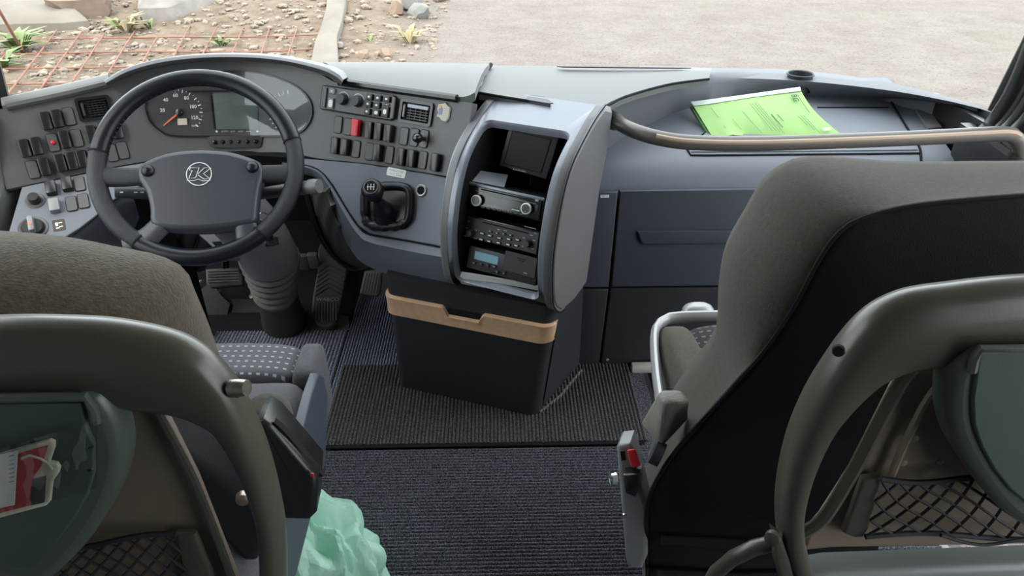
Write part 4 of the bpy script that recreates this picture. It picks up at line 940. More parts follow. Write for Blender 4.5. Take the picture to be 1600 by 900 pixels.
# front wall under the tray: post and panels
def fy(u, v): return onY(u, v, 1.742-0.004)
def wallpanel(nm, px, m, y=1.742, dep=0.02, b=0.004):
    f = frame(onY(px[0][0], px[0][1], y), V(0, -1, 0)); O(nm, L2W(prism(local(px, f), dep, b, -dep), f), m, DA)
wallpanel('front_post', [(905, 299), (966, 299.5), (951, 449), (890, 450)], M['navy'], 1.744)
wallpanel('front_post', [(908, 453), (951, 452), (936, 569), (899, 585), (880, 560)], M['ink'], 1.744)
wallpanel('front_panel', [(969, 299), (1500, 291), (1500, 442), (955, 449)], M['navy'])
wallpanel('front_panel', [(954, 452), (1500, 445), (1500, 575), (939, 569)], M['ink'])
f = frame(onY(1080, 370, 1.742), V(0, -1, 0)); em = local([(995, 360), (1400, 354), (1400, 377), (1004, 381), (999, 376)], f)
O('raised_field', L2W(prism(em, 0.009, 0.006), f), M['navy'], DA)
O('backing', box(-0.25, 1.18, 1.765, 1.785, -0.30, 0.56), M['blackmatte'], DA)
O('screw', L2W(lathe([(0.005, 0), (0.004, 0.003), (0.001, 0.003)], 12), frame(onY(949, 562, 1.742), V(0, -1, 0))), M['grey_plastic'], DA)
f = frame(onY(945, 306.5, 1.7435), V(0, -1, 0)); q = O('paper_label', L2W(prism(rrect(0.022, 0.008, 0.001), 0.0008), f), M['paper'], DA)
text('65', 0.007, M['print'], shift(f, -0.004, 0, 0.0012), q)
# ---- grab rail above the tray
GRP = [(962, 190, 1.80), (975, 197, 1.74), (995, 206, 1.69), (1030, 216, 1.655), (1085, 223, 1.64), (1200, 224, 1.64), (1400, 217, 1.64), (1530, 210.5, 1.64), (1570, 209, 1.64), (1586, 214, 1.64), (1594, 230, 1.645), (1592, 260, 1.66), (1580, 310, 1.69), (1565, 350, 1.72)]
gp = resample([onY(u, v, y) for u, v, y in GRP], 60)
gr = T('grab_rail', 'grey tubular grab rail with a beige inlay, curving across in front of the tray', 'grab rail', onY(1200, 224, 1.64))
M['rail'] = mat('rail_grey', (0.095, 0.086, 0.077), 0.4, bump=0.05)
O('tube', tube(gp, 0.0175, 16), M['rail'], gr)
O('inlay', tube([p+V(0, -0.0135, 0.008) for p in resample([onY(u, v, y) for u, v, y in GRP], 80)[10:62]], 0.0062, 8), mat('rail_inlay', (0.36, 0.27, 0.19), 0.45), gr)
O('mount', tube([gp[0]+V(-0.02, .03, .0), gp[0], gp[1]], [0.024, 0.023, 0.018], 14), M['rail'], gr)
# ---- green document on the tray
d0, d1, d2 = onY(1252, 137, 2.06), onY(1312, 208, 1.905), onY(1080, 161, 2.02)
N0 = unit(np.cross(d1-d0, d2-d0)); N0 = N0 if N0[2] > 0 else -N0
dc = T('document', 'stack of bright green printed papers lying crooked on the dashboard tray', 'document', (d0+d1+d2)/3-V(0, 0, .03))
et = resample([(1082, 163), (1110, 158), (1180, 148), (1250, 139)], 26); eb = resample([(1112, 212), (1135, 215), (1160, 212), (1200, 213), (1260, 211), (1312, 208)], 26)
rows = []
for i, t in enumerate(np.linspace(0, 1, 14)):
    r = []
    for j in range(26):
        p = et[j]*(1-t)+eb[j]*t
        k = j/25.0; p = p+V(10*math.sin(math.pi*t)*(k-1)*-0.0-8*math.sin(math.pi*t)*(k**3), 0)
        q = onP(p[0], p[1], d0, N0)
        q = q+N0*(0.006*math.sin(3.1*k)*math.sin(math.pi*t)+0.010*t**4*math.exp(-((k-0.15)/0.05)**2)-0.012*t**5*(k > 0.25)*(1-k))
        r.append(q)
    rows.append(r)
O('sheet', grid(rows, 0.003, -N0), M['doc'], dc)
O('sheets_below', grid([[p-N0*0.006+V(-.004, 0, 0) for p in r[:14]]+[p-N0*0.006 for p in r[14:]] for r in rows], 0.010, -N0), M['doc_side'], dc)
sb = [onP(u, v, d0-N0*0.014, N0) for u, v in ((1112, 205), (1240, 215), (1192, 236), (1130, 242))]
O('sheet', grid([[sb[0], sb[1]], [sb[3], sb[2]]], 0.003, -N0), M['doc'], dc)
bt = resample([(1079, 159), (1110, 155), (1180, 145.5), (1250, 135.5)], 20); bb = resample([(1084, 165), (1112, 161.5), (1180, 151), (1252, 141.5)], 20)
O('binding_strip', grid([[onP(*q, d0+N0*.002, N0) for q in bt], [onP(*q, d0+N0*.0035, N0) for q in bb]], 0.002, -N0), M['doc_strip'], dc)
def doc_f(u, v): 
    o = onP(u, v, d0+N0*0.007, N0); ax = unit(onP(1250, 175, d0, N0)-onP(1235, 142, d0, N0)); return (o, ax, np.cross(N0, ax), N0)
text('BG', 0.022, M['print'], doc_f(1242, 153), dc, thin=0.0006)
def pline(u0, v0, u1, v1, w=0.0012):
    a, b = onP(u0, v0, d0+N0*.0068, N0), onP(u1, v1, d0+N0*.0068, N0); e = unit(np.cross(b-a, N0))*w
    return [a-e, b-e, b+e, a+e]
g = G()
def z7(x, y): return (1060+x/5.926, 120+y/5.926)
for x0, y0, x1, y1, w in ((1100, 165, 1215, 335, .0009), (1155, 355, 1315, 525, .0007), (1130, 355, 1265, 495, .0006), (1105, 360, 1195, 450, .0006), (915, 345, 975, 410, .0009), (860, 345, 970, 470, .0012), (720, 230, 985, 530, .0005), (700, 235, 945, 510, .0005), (680, 240, 905, 500, .0005), (660, 245, 870, 500, .0005), (595, 320, 770, 520, .0005), (300, 285, 375, 380, .0006), (500, 390, 585, 490, .0005), (415, 450, 440, 475, .0005)):
    g.add(pline(*z7(x0, y0), *z7(x1, y1), w), [(0, 1, 2, 3)])
O('printed_lines', g, M['print'], dc)
st_ = [onP(*z7(x, y), d0+N0*.0069, N0) for x, y in ((1330, 475), (1400, 470), (1415, 492), (1345, 500))]
O('white_sticker', rings([st_, [p+N0*.0006 for p in st_]]), M['paper'], dc)
# ================================================================== driver's place: floor mats, wheel, column, pedals, gear lever
def ribbed(x0, x1, y0, y1, pitch, along, z=0.0, h=0.0062, seg=8):
    g = G()
    if along == 'Y': n_ = int((x1-x0)/pitch)
    else: n_ = int((y1-y0)/pitch)
    us = [(i+k/4.0)*pitch for i in range(n_) for k in range(4)]+[n_*pitch]
    hs = [z+(0.0005, h*0.8, h, h*0.8)[k] for i in range(n_) for k in range(4)]+[z]
    if along == 'Y': rows = [[V(x0+u_, y0+(y1-y0)*t, q) for u_, q in zip(us, hs)] for t in np.linspace(0, 1, seg+1)]
    else: rows = [[V(x0+(x1-x0)*t, y0+u_, q) for t in np.linspace(0, 1, seg+1)] for u_, q in zip(us, hs)]
    return grid(rows, 0.004, (0, 0, -1))
O('floor_carpet', ribbed(-1.22, -0.47, 0.30, 1.945, 0.0105, 'Y', -0.001), M['mat_blue'], label='blue grey ribbed carpet laid around the driver seat', cat='carpet', smooth=60)
O('floor_carpet', ribbed(-0.470, -0.20, 1.50, 2.16, 0.0085, 'Y', -0.001), M['mat_blue'], label='narrow blue grey ribbed carpet beside the black drawer box', cat='carpet', smooth=60)
O('floor_mat', ribbed(-0.455, 0.385, 1.415, 1.752, 0.0098, 'Y', 0.004), M['mat_dark'], label='charcoal ribbed mat lying around the drawer box', cat='mat', smooth=60)
O('floor_mat', ribbed(-0.455, 0.95, 0.20, 1.405, 0.0098, 'X', 0.004), M['mat_mid'], label='blue black ribbed mat between the two front seats', cat='mat', smooth=60)
O('floor_seam', grid([[V(-.44+.8*t, 1.4045, .0065) for t in np.linspace(0, 1, 20)], [V(-.44+.8*t, 1.417+.002*math.sin(9*t), .0065) for t in np.linspace(0, 1, 20)]], 0.003), M['blackmatte'], label='dark gap strip between the two ribbed mats', cat='seam strip')
# dark toe board and front wall of the footwell
struct('wall_front', box(XL, XR, 2.30, 2.34, -0.6, 0.66), M['blackmatte'])
struct('trim_12', grid([[V(x, 1.948, 0.002) for x in (-1.22, -.9, -.47)], [V(x, 2.05, 0.02) for x in (-1.22, -.9, -.47)], [V(x, 2.29, 0.22) for x in (-1.22, -.9, -.47)]], 0.02, (0, 0, -1)), M['blackmatte'])
struct('trim_13', grid([[V(x, 2.16, 0.002) for x in (-.47, -.2)], [V(x, 2.29, 0.12) for x in (-.47, -.2)]], 0.02, (0, 0, -1)), M['ink'])
cr = [onP(u, v, V(0, 1.948, 0.004), unit(V(0, -.18, 1))) for u, v in ((455, 516), (470, 500), (485, 488), (545, 495), (546, 516))]
O('floor_plate', rings([cr, [p+V(0, 0, .002) for p in cr]]), mat('dusty_metal', (0.085, 0.072, 0.062), 0.8, var=0.4, vscale=40), label='dusty brown metal plate at the foot of the accelerator', cat='plate')
def sheet(px, m, nm, label, lift=0.012):
    q = [onP(u, v, V(0, 2.05, 0.02+lift), unit(V(0, -.64, .77))) for u, v in px]; return O(nm, rings([q, [p+unit(V(0, -.64, .77))*0.004 for p in q]]), m, label=label, cat='floor plate')
sheet([(296, 512), (296, 470), (330, 440), (346, 462), (360, 475), (350, 512)], M['rubber'], 'toe_plate', 'dark plate on the toe board left of the column foot')
sheet([(357, 513), (365, 478), (362, 468), (408, 468), (416, 508)], M['rubber'], 'toe_plate', 'dark scuffed plate beside the steering column foot', 0.006)
# ---- steering wheel
WC = V(-0.6755, 1.5976, 0.6873); WN = unit(V(0.1109, -0.7329, 0.6712)); FWH = frame(WC, WN); WR = 0.215
sw = T('steering_wheel', 'large black leather steering wheel with a four-spoke grey hub', 'steering wheel', WC)
def wl(px, lift=0.0): f = shift(FWH, 0, 0, lift); return local(px, f), f
def wp(u, v, lift=0.0): return onP(u, v, WC+WN*lift, WN)
def arc(a0, a1, n_, r=WR, z=0.0): return [WC+FWH[1]*r*math.cos(R(a))+FWH[2]*r*math.sin(R(a))+WN*z for a in np.linspace(a0, a1, n_)]
M['leather_perf'] = mat('perforated_leather', (0.010, 0.012, 0.016), 0.42, spec=0.35, bump=0.7, bscale=650)
for nm, a0, a1, m in (('rim', 12, 168, M['leather']), ('grip', 168, 233, M['leather_perf']), ('rim', 233, 307, M['leather']), ('grip', 307, 372, M['leather_perf'])):
    g = tube(arc(a0, a1, 40), 0.0205, 14, ry=0.0185, upv=None); O(nm, g, m, sw)
for a in (12, 168, 233, 307): O('seam', tube(arc(a-0.5, a+0.5, 3), 0.0211, 14), M['blackmatte'], sw)
for i in range(46):
    a = 14+153*i/45.0; d = FWH[1]*math.cos(R(a))+FWH[2]*math.sin(R(a)); O('stitch', tube([WC+d*(WR-0.0195)+WN*0.007, WC+d*(WR-0.0205)+WN*0.0005+FWH[1]*0.002], 0.0011, 5), M['black'], sw)
hub = [(219, 284), (217.5, 268), (227, 257), (258, 244), (285, 239), (313, 237), (340, 238), (365, 241), (398, 251), (411, 260), (414, 274.5), (408, 298), (404, 329), (402, 348), (385, 355), (340, 361), (300, 363), (262, 361), (239, 352), (237, 329), (231, 303)]
q, f = wl([tuple(p) for p in resample(hub+[hub[0]], 70)][:-1], 0.0)
M['hub'] = mat('hub_grey', (0.040, 0.044, 0.053), 0.36, spec=0.4, bump=0.1, bscale=900)
O('hub_pad', L2W(prism(q, 0.030, 0.012, -0.012), f), M['hub'], sw)
i1 = inset(q, 0.018); 
O('hub_shell', L2W(prism(inset(q, 0.012), 0.05, 0.0, -0.06), f), M['ink'], sw)
for p0, p1, p2, w0, w1 in (((152, 276), (185, 277), (226, 276), .024, .021), ((468, 272), (438, 272), (403, 272), .024, .021), ((194, 384), (226, 374), (252, 352), .026, .024), ((392, 384), (388, 370), (384, 352), .030, .024)):
    pt = resample([wp(*p0, 0.0), wp(*p1, 0.002), wp(*p2, 0.004)], 12)
    O('spoke', tube(pt, [w0+(w1-w0)*k/11.0 for k in range(12)], 14, ry=0.011, upv=WN), M['hub'] if p0[1] > 300 else M['leather_perf'], sw)
for u, v in ((232, 268), (395, 262)): O('horn_button', L2W(lathe([(0.0145, 0), (0.014, 0.006), (0.010, 0.011), (0.004, 0.0135), (0.001, 0.0138)], 20), shift(FWH, *[np.dot(wp(u, v, 0.014)-WC, e) for e in FWH[1:3]], 0.014)), M['leather'], sw)
lf = lambda u, v: shift(FWH, *[np.dot(wp(u, v, 0.0185)-WC, e) for e in FWH[1:3]], 0.0185)
c = lf(311, 272); lr = 0.0275
O('emblem_ring', L2W(lathe([(lr, 0), (lr, 0.0012), (lr-0.0016, 0.0012), (lr-0.0016, 0)], 40, False, False), c), M['white'], sw)
def zk(x, y): return (160+x/4.739, 230+y/4.739)
def stroke(px, w=0.0008):
    pts = [wp(*zk(*p), 0.0192) for p in px]; return tube(pts, w, 5)
g = G()
for px in ([(650, 152), (716, 152), (690, 226), (640, 232), (664, 172), (646, 172), (650, 152)], [(708, 196), (755, 152), (806, 152), (748, 196), (795, 232), (750, 236), (706, 204)], [(622, 246), (680, 248), (708, 236), (745, 250), (803, 244)]): g.join(stroke(px))
O('emblem', g, M['white'], sw)
# ---- column: shroud, bellows, boot
sc2 = T('steering_column', 'dark grey steering column with rubber bellows under the wheel', 'steering column', onZ(443, 503, 0.0))
def cpts(l): return [onY(u, v, y) for u, v, y in l]
O('shroud', tube(resample(cpts([(340, 300, 1.66), (372, 335, 1.69), (400, 365, 1.73), (416, 392, 1.77), (421, 402, 1.785)]), 14), [.07]*2+[.078]*10+[.080]*2, 18, ry=0.075), mat('shroud_grey', (0.115, 0.115, 0.120), 0.5, bump=0.1), sc2)
for k in range(6):
    t = k/5.0; c0 = onY(420+9*t, 401+11.0*k, 1.785+0.065*t); c1 = onY(421+9*t, 404+11.0*k, 1.79+0.065*t); c2 = onY(422+9*t, 411+11.0*k, 1.80+0.065*t); rr_ = 0.082-0.019*t
    O('bellows_fold', tube([c0, c0*.5+c1*.5, c1, c2], [rr_*0.90, rr_*0.99, rr_, rr_*0.86], 20, ry=[rr_*.8, rr_*.88, rr_*.9, rr_*.76]), M['grey_rubber'], sc2)
O('boot', tube(resample(cpts([(428, 440, 1.85), (434, 462, 1.88), (441, 490, 1.93)])+[onZ(446, 505, 0.004)], 12), [.055, .056, .056, .057, .058, .059, .061, .063, .065, .067, .069, .070], 20), M['rubber'], sc2)
f = frame(onY(355, 378, 1.70), unit(V(0.1, -0.75, 0.65)))
O('shroud_plate', L2W(prism(local([(303, 360), (402, 352), (430, 345), (432, 395), (395, 402), (352, 404)], f), 0.03, 0.005, -0.03), f), mat('shroud_plate', (0.11, 0.11, 0.115), 0.5), sc2)
O('recess', L2W(prism(local([(331, 378), (345, 377), (354, 390), (340, 389)], f), 0.0008), f), M['blackmatte'], sc2)
O('stalk', tube(cpts([(405, 303, 1.64), (440, 298, 1.62), (470, 294, 1.60), (486, 292, 1.59)]), [.014, .015, .016, .016], 12), mat('stalk_grey', (0.09, 0.09, 0.09), 0.45), sc2)
O('stalk_end', tube(cpts([(484, 292.3, 1.592), (492, 291.5, 1.587), (499, 291, 1.583)]), [.0175, .018, .016], 14), mat('stalk_end_grey', (0.11, 0.11, 0.11), 0.45), sc2)
ls = O('stalk', tube(cpts([(240, 303, 1.65), (205, 301, 1.64), (180, 300, 1.63)]), [.014, .0145, .013], 12), M['ink'], sc2)
for u in (190, 212, 222): O('symbol', L2W(prism(rrect(.008, .003, .0008, 1), .0006), frame(onY(u, 300.5, 1.6225), V(0, -.9, .4))), M['grey_print'], ls)
kr = onY(411, 345, 1.60)
ky = T('key_ring', 'bunch of small metal keys hanging at the steering column', 'keys', kr-V(0, 0, .05))
O('ring', tube([kr+V(.016*math.cos(a), 0.004*math.sin(2*a), .02*math.sin(a)) for a in np.linspace(0, 6.283, 20)][:-1], 0.0014, 6, closed=True), M['chrome'], ky)
O('key', rbox(.018, .004, .045, .0015).tf(kr+V(.006, .0, -.03), (1, 0, .2), (0, 1, 0), (-.2, 0, 1)), M['black'], ky); O('key', rbox(.012, .003, .04, .001).tf(kr+V(-.008, .004, -.02), (1, 0, -.3), (0, 1, 0), (.3, 0, 1)), M['steel'], ky)
f = frame(onY(427, 377, 1.67), unit(V(.3, -.75, .4))); O('lock_badge', L2W(prism(rrect(.03, .022, .004), .006, .002), f), M['black'], sc2)
# hoses in the dark behind the column
for i, (u, v) in enumerate(((262, 392), (290, 385), (322, 380), (215, 350), (230, 330))):
    O('cable_hose', tube(resample([onY(u-12, v+34, 1.98), onY(u, v, 1.92), onY(u+14, v-36, 1.90), onY(u+40, v-70, 1.92)], 12), 0.024, 10), M['rubber'], label='black hose %s behind the steering wheel' % ('lowest left', 'second from left', 'nearest the column', 'beside the left skirt', 'uppermost')[i], cat='hose', group='hoses under the dashboard')
struct('trim_14', grid([[V(x, 1.90-0.2*abs(x+.67), .60) for x in np.linspace(-1.2, -.16, 12)], [V(x, 2.02-0.1*abs(x+.67), .40) for x in np.linspace(-1.2, -.16, 12)]], 0.02), M['blackmatte'])
struct('trim_15', box(-.14, -.10, 1.78, 2.2, 0, .6), M['blackmatte'])
# quilted cover under the lower board
qo = [(480, 298), (510, 300), (528, 345), (550, 388), (578, 412), (572, 418), (545, 414), (520, 392), (500, 350)]
a, b = resample([(478, 300), (492, 345), (510, 385), (532, 410), (556, 420), (578, 416)], 30), resample([(508, 300), (522, 335), (536, 366), (552, 392), (566, 405), (580, 412)], 30)
qm = T('quilted_cover', 'dark quilted cover on the underside of the dashboard beside the pedals', 'cover', onY(530, 415, 1.80))
rows = []
for t in np.linspace(0, 1, 10):
    rows.append([onY(*(p*(1-t)+q*t), 1.86-0.10*t+0.014*abs(math.sin(j*0.45+t*4))) for j, (p, q) in enumerate(zip(a, b))])
O('padding', grid(rows, 0.02), mat('quilt_grey', (0.060, 0.057, 0.054), 0.45, bump=0.6, bscale=60), qm)
O('border', tube([onY(*p, 1.852) for p in a], 0.008, 8), M['black'], qm)
# ---- pedals
APp = onZ(510, 508, .035); APn = unit(np.cross(V(1, 0, 0), onY(515, 395, 2.17)-APp)); APn = APn if APn[2] > 0 else -APn
ap = T('accelerator_pedal', 'long black accelerator pedal with chevron ribs and lettering', 'pedal', APp-V(0, 0, .03))
f = frame(APp, APn); ou = [(487, 494), (489, 465), (496, 425), (502, 380), (545, 380), (542, 425), (536, 465), (530, 494), (524, 506), (510, 512), (495, 507)]
q = local([tuple(p) for p in resample(ou+[ou[0]], 40)][:-1], f)
O('plate', L2W(prism(q, .016, .005, -.012), f), mat('pedal_rubber', (0.035, 0.034, 0.034), 0.55), ap)
for i in range(8):
    u = 494.5+4.4*i; k = 0 if 1 < i < 6 else 3
    O('rib', tube([onP(u+.6, 473, APp+APn*.0045, APn), onP(u, 503-k, APp+APn*.0045, APn)], .0022, 6), M['grey_rubber'], ap)
for i in range(6):
    v = 462-7*i; O('rib', tube([onP(493+.7*i, v, APp+APn*.0045, APn), onP(514, v-13, APp+APn*.0045, APn), onP(536+.6*i, v, APp+APn*.0045, APn)], .0022, 6), M['rubber'], ap)
text('WABCO', .019, M['grey_print'], pframe(512, 468, APp+APn*.0048, APn), ap)
bpn = unit(V(0, -.75, .66)); B0 = onY(350, 434, 2.06)
bp_ = T('brake_pedal', 'grey ribbed rectangular brake pedal left of the steering column', 'pedal', B0-V(0, 0, .04)); f = frame(B0, bpn)
q = local([(322, 421), (372, 418), (380, 428), (379, 446), (330, 450), (323, 444)], f); O('pad', L2W(prism(q, .02, .005, -.015), f), M['grey_rubber'], bp_)
for i in range(5): O('rib', tube([onP(326, 424+4.2*i, B0+bpn*.005, bpn), onP(374, 422+4.2*i, B0+bpn*.005, bpn)], .0028, 6), M['grey_plastic'], bp_)
O('arm', tube([B0-bpn*.012, B0+V(0, .10, .14)], .012, 8), M['black'], bp_)
B1 = onY(580, 442, 2.05); f = frame(B1, bpn); kp = T('foot_rest', 'worn beige ribbed foot pad beside the black drawer box', 'pedal', B1-V(0, 0, .04))
q = local([(570, 424), (598, 420), (594, 458), (588, 463), (562, 459)], f); O('pad', L2W(prism(q, .016, .004, -.012), f), mat('worn_pad', (0.17, 0.15, 0.12), 0.7), kp)
for i in range(6): O('rib', tube([onP(572.5+4.2*i, 427, B1+bpn*.004, bpn), onP(566+4.4*i, 458, B1+bpn*.004, bpn)], .0022, 6), M['grey_rubber'], kp)
for i, (u, v) in enumerate(((474, 409), (490, 407))):
    p = onY(u, v, 2.12); O('cable_clip', rbox(.035, .02, .06, .006).tf(p, (1, 0, 0), (0, 1, .3), (0, -.3, 1)), M['grey_rubber'], label='grey %s fitting behind the column foot' % ('left', 'right')[i], cat='fitting')
for i, (u, v) in enumerate(((314, 441), (345, 453), (393, 463))):
    O('screw', L2W(lathe([(0.008, 0), (0.007, .004), (.001, .005)], 12), frame(onY(u, v, 2.055), bpn)), M['steel'], label='round screw head %s on the toe board' % ('left of the brake pedal', 'below the brake pedal', 'beside the bellows')[i], cat='screw')
# ---- gear lever
gl = T('gear_lever', 'black gear lever with a round knob in a leather-rimmed well', 'gear lever', onP(605, 325, PA, LN))
ring_ = [(575, 290), (603, 287), (630, 288), (643, 295), (645, 315), (642, 343), (633, 353), (606, 358), (580, 356), (569, 348), (566, 322), (567, 300)]
rp = [onP(*p, PA+LN*.008, LN) for p in resample(ring_+[ring_[0]], 49)][:-1]; rc_ = sum(rp)/48
rp = [p+(rc_-p)*0.10 for p in rp]
O('well', rings([[p-LN*.006 for p in rp], [p+(rc_-p)*.02-LN*.004 for p in rp]]), M['black'], gl)
O('well_rim', tube(rp, [0.011+0.0022*(1 if rp[i][2] < rc_[2]-.02 else 0)*math.sin(i*2.1) for i in range(48)], 10, closed=True), M['leather'], gl)
b0 = onP(604, 340, PA+LN*.0, LN); kc = onP(583, 299, PA+LN*.085, LN)
O('boot', tube(resample([b0, b0*.65+kc*.35, b0*.3+kc*.7], 10), [.030, .031, .028, .026, .027, .022, .018, .016, .013, .011], 12), M['leather'], gl)
O('shaft', tube([b0*.5+kc*.5, kc], .007, 10), M['chrome'], gl)
kn = unit(kc-b0); kn2 = unit(CAM-kc+V(-.2, 0, .5)); 
O('knob', L2W(lathe([(.011, -.042), (.015, -.030), (.022, -.014), (.0265, .002), (.0268, .012), (.023, .022), (.017, .026), (.001, .0262)], 24), frame(kc, unit(kn*.35+kn2*.65))), M['leather'], gl)
f = frame(kc, unit(kn*.35+kn2*.65)); f = shift(f, 0, 0, .0262)
O('knob_ring', L2W(lathe([(.0180, 0), (.0178, .0016), (.0155, .0018), (.0152, .0006)], 28, False, False), f), M['chrome'], gl)
O('shift_plate', L2W(lathe([(.0155, 0), (.0155, .0008)], 24), f), M['gloss'], gl)
for s, x, y in (('1', -.007, .0055), ('3', 0, .0055), ('5', .007, .0055), ('2', -.007, -.0055), ('4', 0, -.0055), ('6', .007, -.0055)): text(s, .0062, M['white'], shift(f, x, y, .0012), gl)
g = G(); g.join(rbox(.018, .0009, .0004)); [g.join(rbox(.0009, .006, .0004).tf((x, 0, 0), (1, 0, 0), (0, 1, 0), (0, 0, 1))) for x in (-.007, 0, .007)]
O('shift_diagram', L2W(g, shift(f, 0, 0, .0011)), M['white'], gl)
# ================================================================== seats
def mirror_ring(half, xc): return [V(xc+a, 0, z) for a, z in half]+[V(xc-a, 0, z) for a, z in reversed(half[1:-1])] if abs(half[0][0]) < 1e-6 else [V(xc+a, 0, z) for a, z in half]+[V(xc-a, 0, z) for a, z in reversed(half)]
# ---- driver's seat
DX = -0.66
ds = T('driver_seat', 'driver seat with a worn brown plush backrest and stitched grey cushion', 'seat', (DX, .9, 0))
hp = [onY(u, v, .85) for u, v in ((40, 380), (100, 389), (150, 400), (215, 413), (258, 430), (283, 453), (295, 485))]
half = [(0, .878)]+[(p[0]-DX, p[2]) for p in hp if p[0]-DX > .03]+[(.250, .70), (.252, .60), (.245, .50), (.21, .44), (0, .43)]
hr = resample([V(*p) for p in half], 36); hr[0] = V(0, half[0][1]); hr[-1] = V(0, half[-1][1])
full = [(p[0], p[1]) for p in hr]+[(-p[0], p[1]) for p in reversed(hr[1:-1])]
def ringat(d, y, lean=0.08): return [V(DX+x, y-lean*(z-.45), z) for x, z in inset(full, d)]
def dxy(y): return y+.08*(.85-.45)
O('backrest', rings([ringat(.055, dxy(.725)), ringat(.028, dxy(.735)), ringat(.010, dxy(.765)), ringat(.0, dxy(.81)), ringat(.0, dxy(.85)), ringat(.012, dxy(.90)), ringat(.04, dxy(.935)), ringat(.09, dxy(.95))]), M['fuzzy'], ds)
O('back_cover', rings([ringat(.075, dxy(.730)), ringat(.075, dxy(.716)), ringat(.085, dxy(.712))]), M['seat_black'], ds)
O('cushion_front', superell((DX-.008, 1.167, .385), (.290, .058, .080), 7, 40, 22), M['stitch'], ds)
O('cushion', superell((DX-.02, .90, .370), (.262, .255, .082), 7, 40, 22), M['stitch'], ds)
for s in (1, -1): O('bolster', superell((DX+s*.232, .885, .370), (.080, .248, .092), 4.5, 32, 22), M['seat_dark'], ds)
O('cushion_end', superell((-.368, 1.167, .383), (.024, .061, .081), 5, 28, 18), M['seat_dark'], ds)
O('side_piping', tube(resample([V(-.372, 1.07, .445), V(-.365, .98, .452), V(-.37, .86, .458), V(-.39, .72, .455)], 16), .004, 6), M['seat_black'], ds)
O('side_trim', prism([(1.135, .39), (1.13, .445), (1.10, .472), (1.04, .474), (.95, .462), (.85, .435), (.78, .39), (.76, .33), (.80, .29), (1.05, .30)], .016, .005).tf((-.347, 0, 0), (0, 1, 0), (0, 0, 1), (1, 0, 0)), M['navy'], ds)
O('base_frame', box(-.93, -.40, .70, 1.15, .06, .30, .02), M['blackmatte'], ds)
O('pedestal', box(-.86, -.46, .76, 1.08, 0.0, .08, .01), M['blackmatte'], ds)
O('hip_pad', superell(onY(418, 662, .865), (.036, .045, .04), 2.6, 24, 14), M['back_fabric'], ds)
f = frame(onY(450, 740, .72), V(.12, -1, .25))
O('belt_housing', L2W(prism(local([(401, 657), (412, 652), (428, 662), (497, 742), (495, 800), (484, 811), (446, 810), (424, 745)], f), .07, .008, -.065), f), M['black'], ds)
O('belt_strap', grid([[onY(428, 660, .735), onY(440, 670, .735)], [onY(495, 745, .735), onY(505, 745, .735)]], .01), M['blackmatte'], ds)
O('release_button', rbox(.004, .003, .006, .001).tf(onY(488, 742, .714), (1, 0, 0), (0, 1, 0), (0, 0, 1)), M['red'], ds)
O('hinge_bolt', L2W(lathe([(.009, 0), (.008, .008), (.004, .010), (.001, .010)], 14), frame(onY(380, 776, .66), V(.2, -1, .2))), M['steel'], ds)
O('recliner_cover', L2W(prism(local([(255, 690), (300, 715), (420, 800), (425, 830), (400, 880), (380, 880), (300, 800)], frame(onY(350, 790, .70), V(0, -1, 0))), .05, .012, -.05), frame(onY(350, 790, .70), V(0, -1, 0))), M['seat_black'], ds)
# ---- guide's seat on the right
GX = 0.635
gs = T('guide_seat', 'front right seat with brown grey bolsters and a black back', 'seat', (GX, 1.0, 0))
op = [(1600, 271), (1540, 272), (1441, 271.5), (1380, 267), (1318, 263), (1285, 264), (1253, 271), (1210, 300), (1174, 358), (1145, 409), (1132, 460), (1129, 524), (1120, 568), (1080, 622), (1040, 680), (1016, 740), (1008, 800), (1006, 860), (1006, 930), (1008, 1010), (1012, 1100)]
ip = [(1600, 304), (1520, 310), (1441, 318), (1385, 328), (1333, 345), (1308, 364), (1289, 388), (1266, 428), (1246, 467), (1218, 512), (1188, 553), (1155, 590), (1123, 626), (1087, 666), (1055, 703), (1033, 735), (1016, 768), (1010, 800), (1010, 870), (1012, 950), (1018, 1060)]
NO = 60; oo, ii = resample(op, NO), resample(ip, NO)
yo = lambda j: .83; yi = lambda j: .715+0.03*(j/(NO-1.0))
Po = [onY(*q, .83) for q in oo]; Pi = [onY(*q, yi(j)) for j, q in enumerate(ii)]
def sym(pts): return pts+[V(2*GX-p[0], p[1], p[2]) if p[2] > .52 else V(.53, p[1], p[2]) for p in reversed(pts)]
rs = []
for a in (0, 20, 40, 60, 78, 90):
    s_, c_ = math.sin(R(a)), math.cos(R(a)); rs.append(sym([V(o[0]+(i[0]-o[0])*(1-c_), o[1]+(i[1]-o[1])*s_, o[2]+(i[2]-o[2])*(1-c_)) for o, i in zip(Po, Pi)]))
cg = V(GX, 0, .68)
fr_ = [sym([V(p[0]+(cg[0]-p[0])*k, y, p[2]+(cg[2]-p[2])*k) for p in Po]) for k, y in ((.01, .87), (.05, .91), (.15, .94), (.4, .95))]
O('backrest', rings(list(reversed(rs))+fr_, False, True), M['back_fabric'], gs)
O('seam_piping', tube([p+V(0, -.002, 0) for p in Pi], .0028, 6), M['seat_black'], gs)
bi = sym(Pi); cb = sum(bi)/len(bi)
O('back_cover', rings([bi, [p+(cb-p)*.03+V(0, -.006, 0) for p in bi], [p+(cb-p)*.25+V(0, -.012, 0) for p in bi], [p+(cb-p)*.7+V(0, -.014, 0) for p in bi]], False, True), M['seat_black'], gs)
for z in (.45, .38): O('hem_fold', tube([V(.23, .722, z), V(.36, .714, z-.003), V(.52, .716, z)], .007, 8), M['seat_black'], gs)
O('cushion', superell((GX, 1.085, .37), (.265, .212, .090), 7, 36, 20), M['stitch2'], gs)
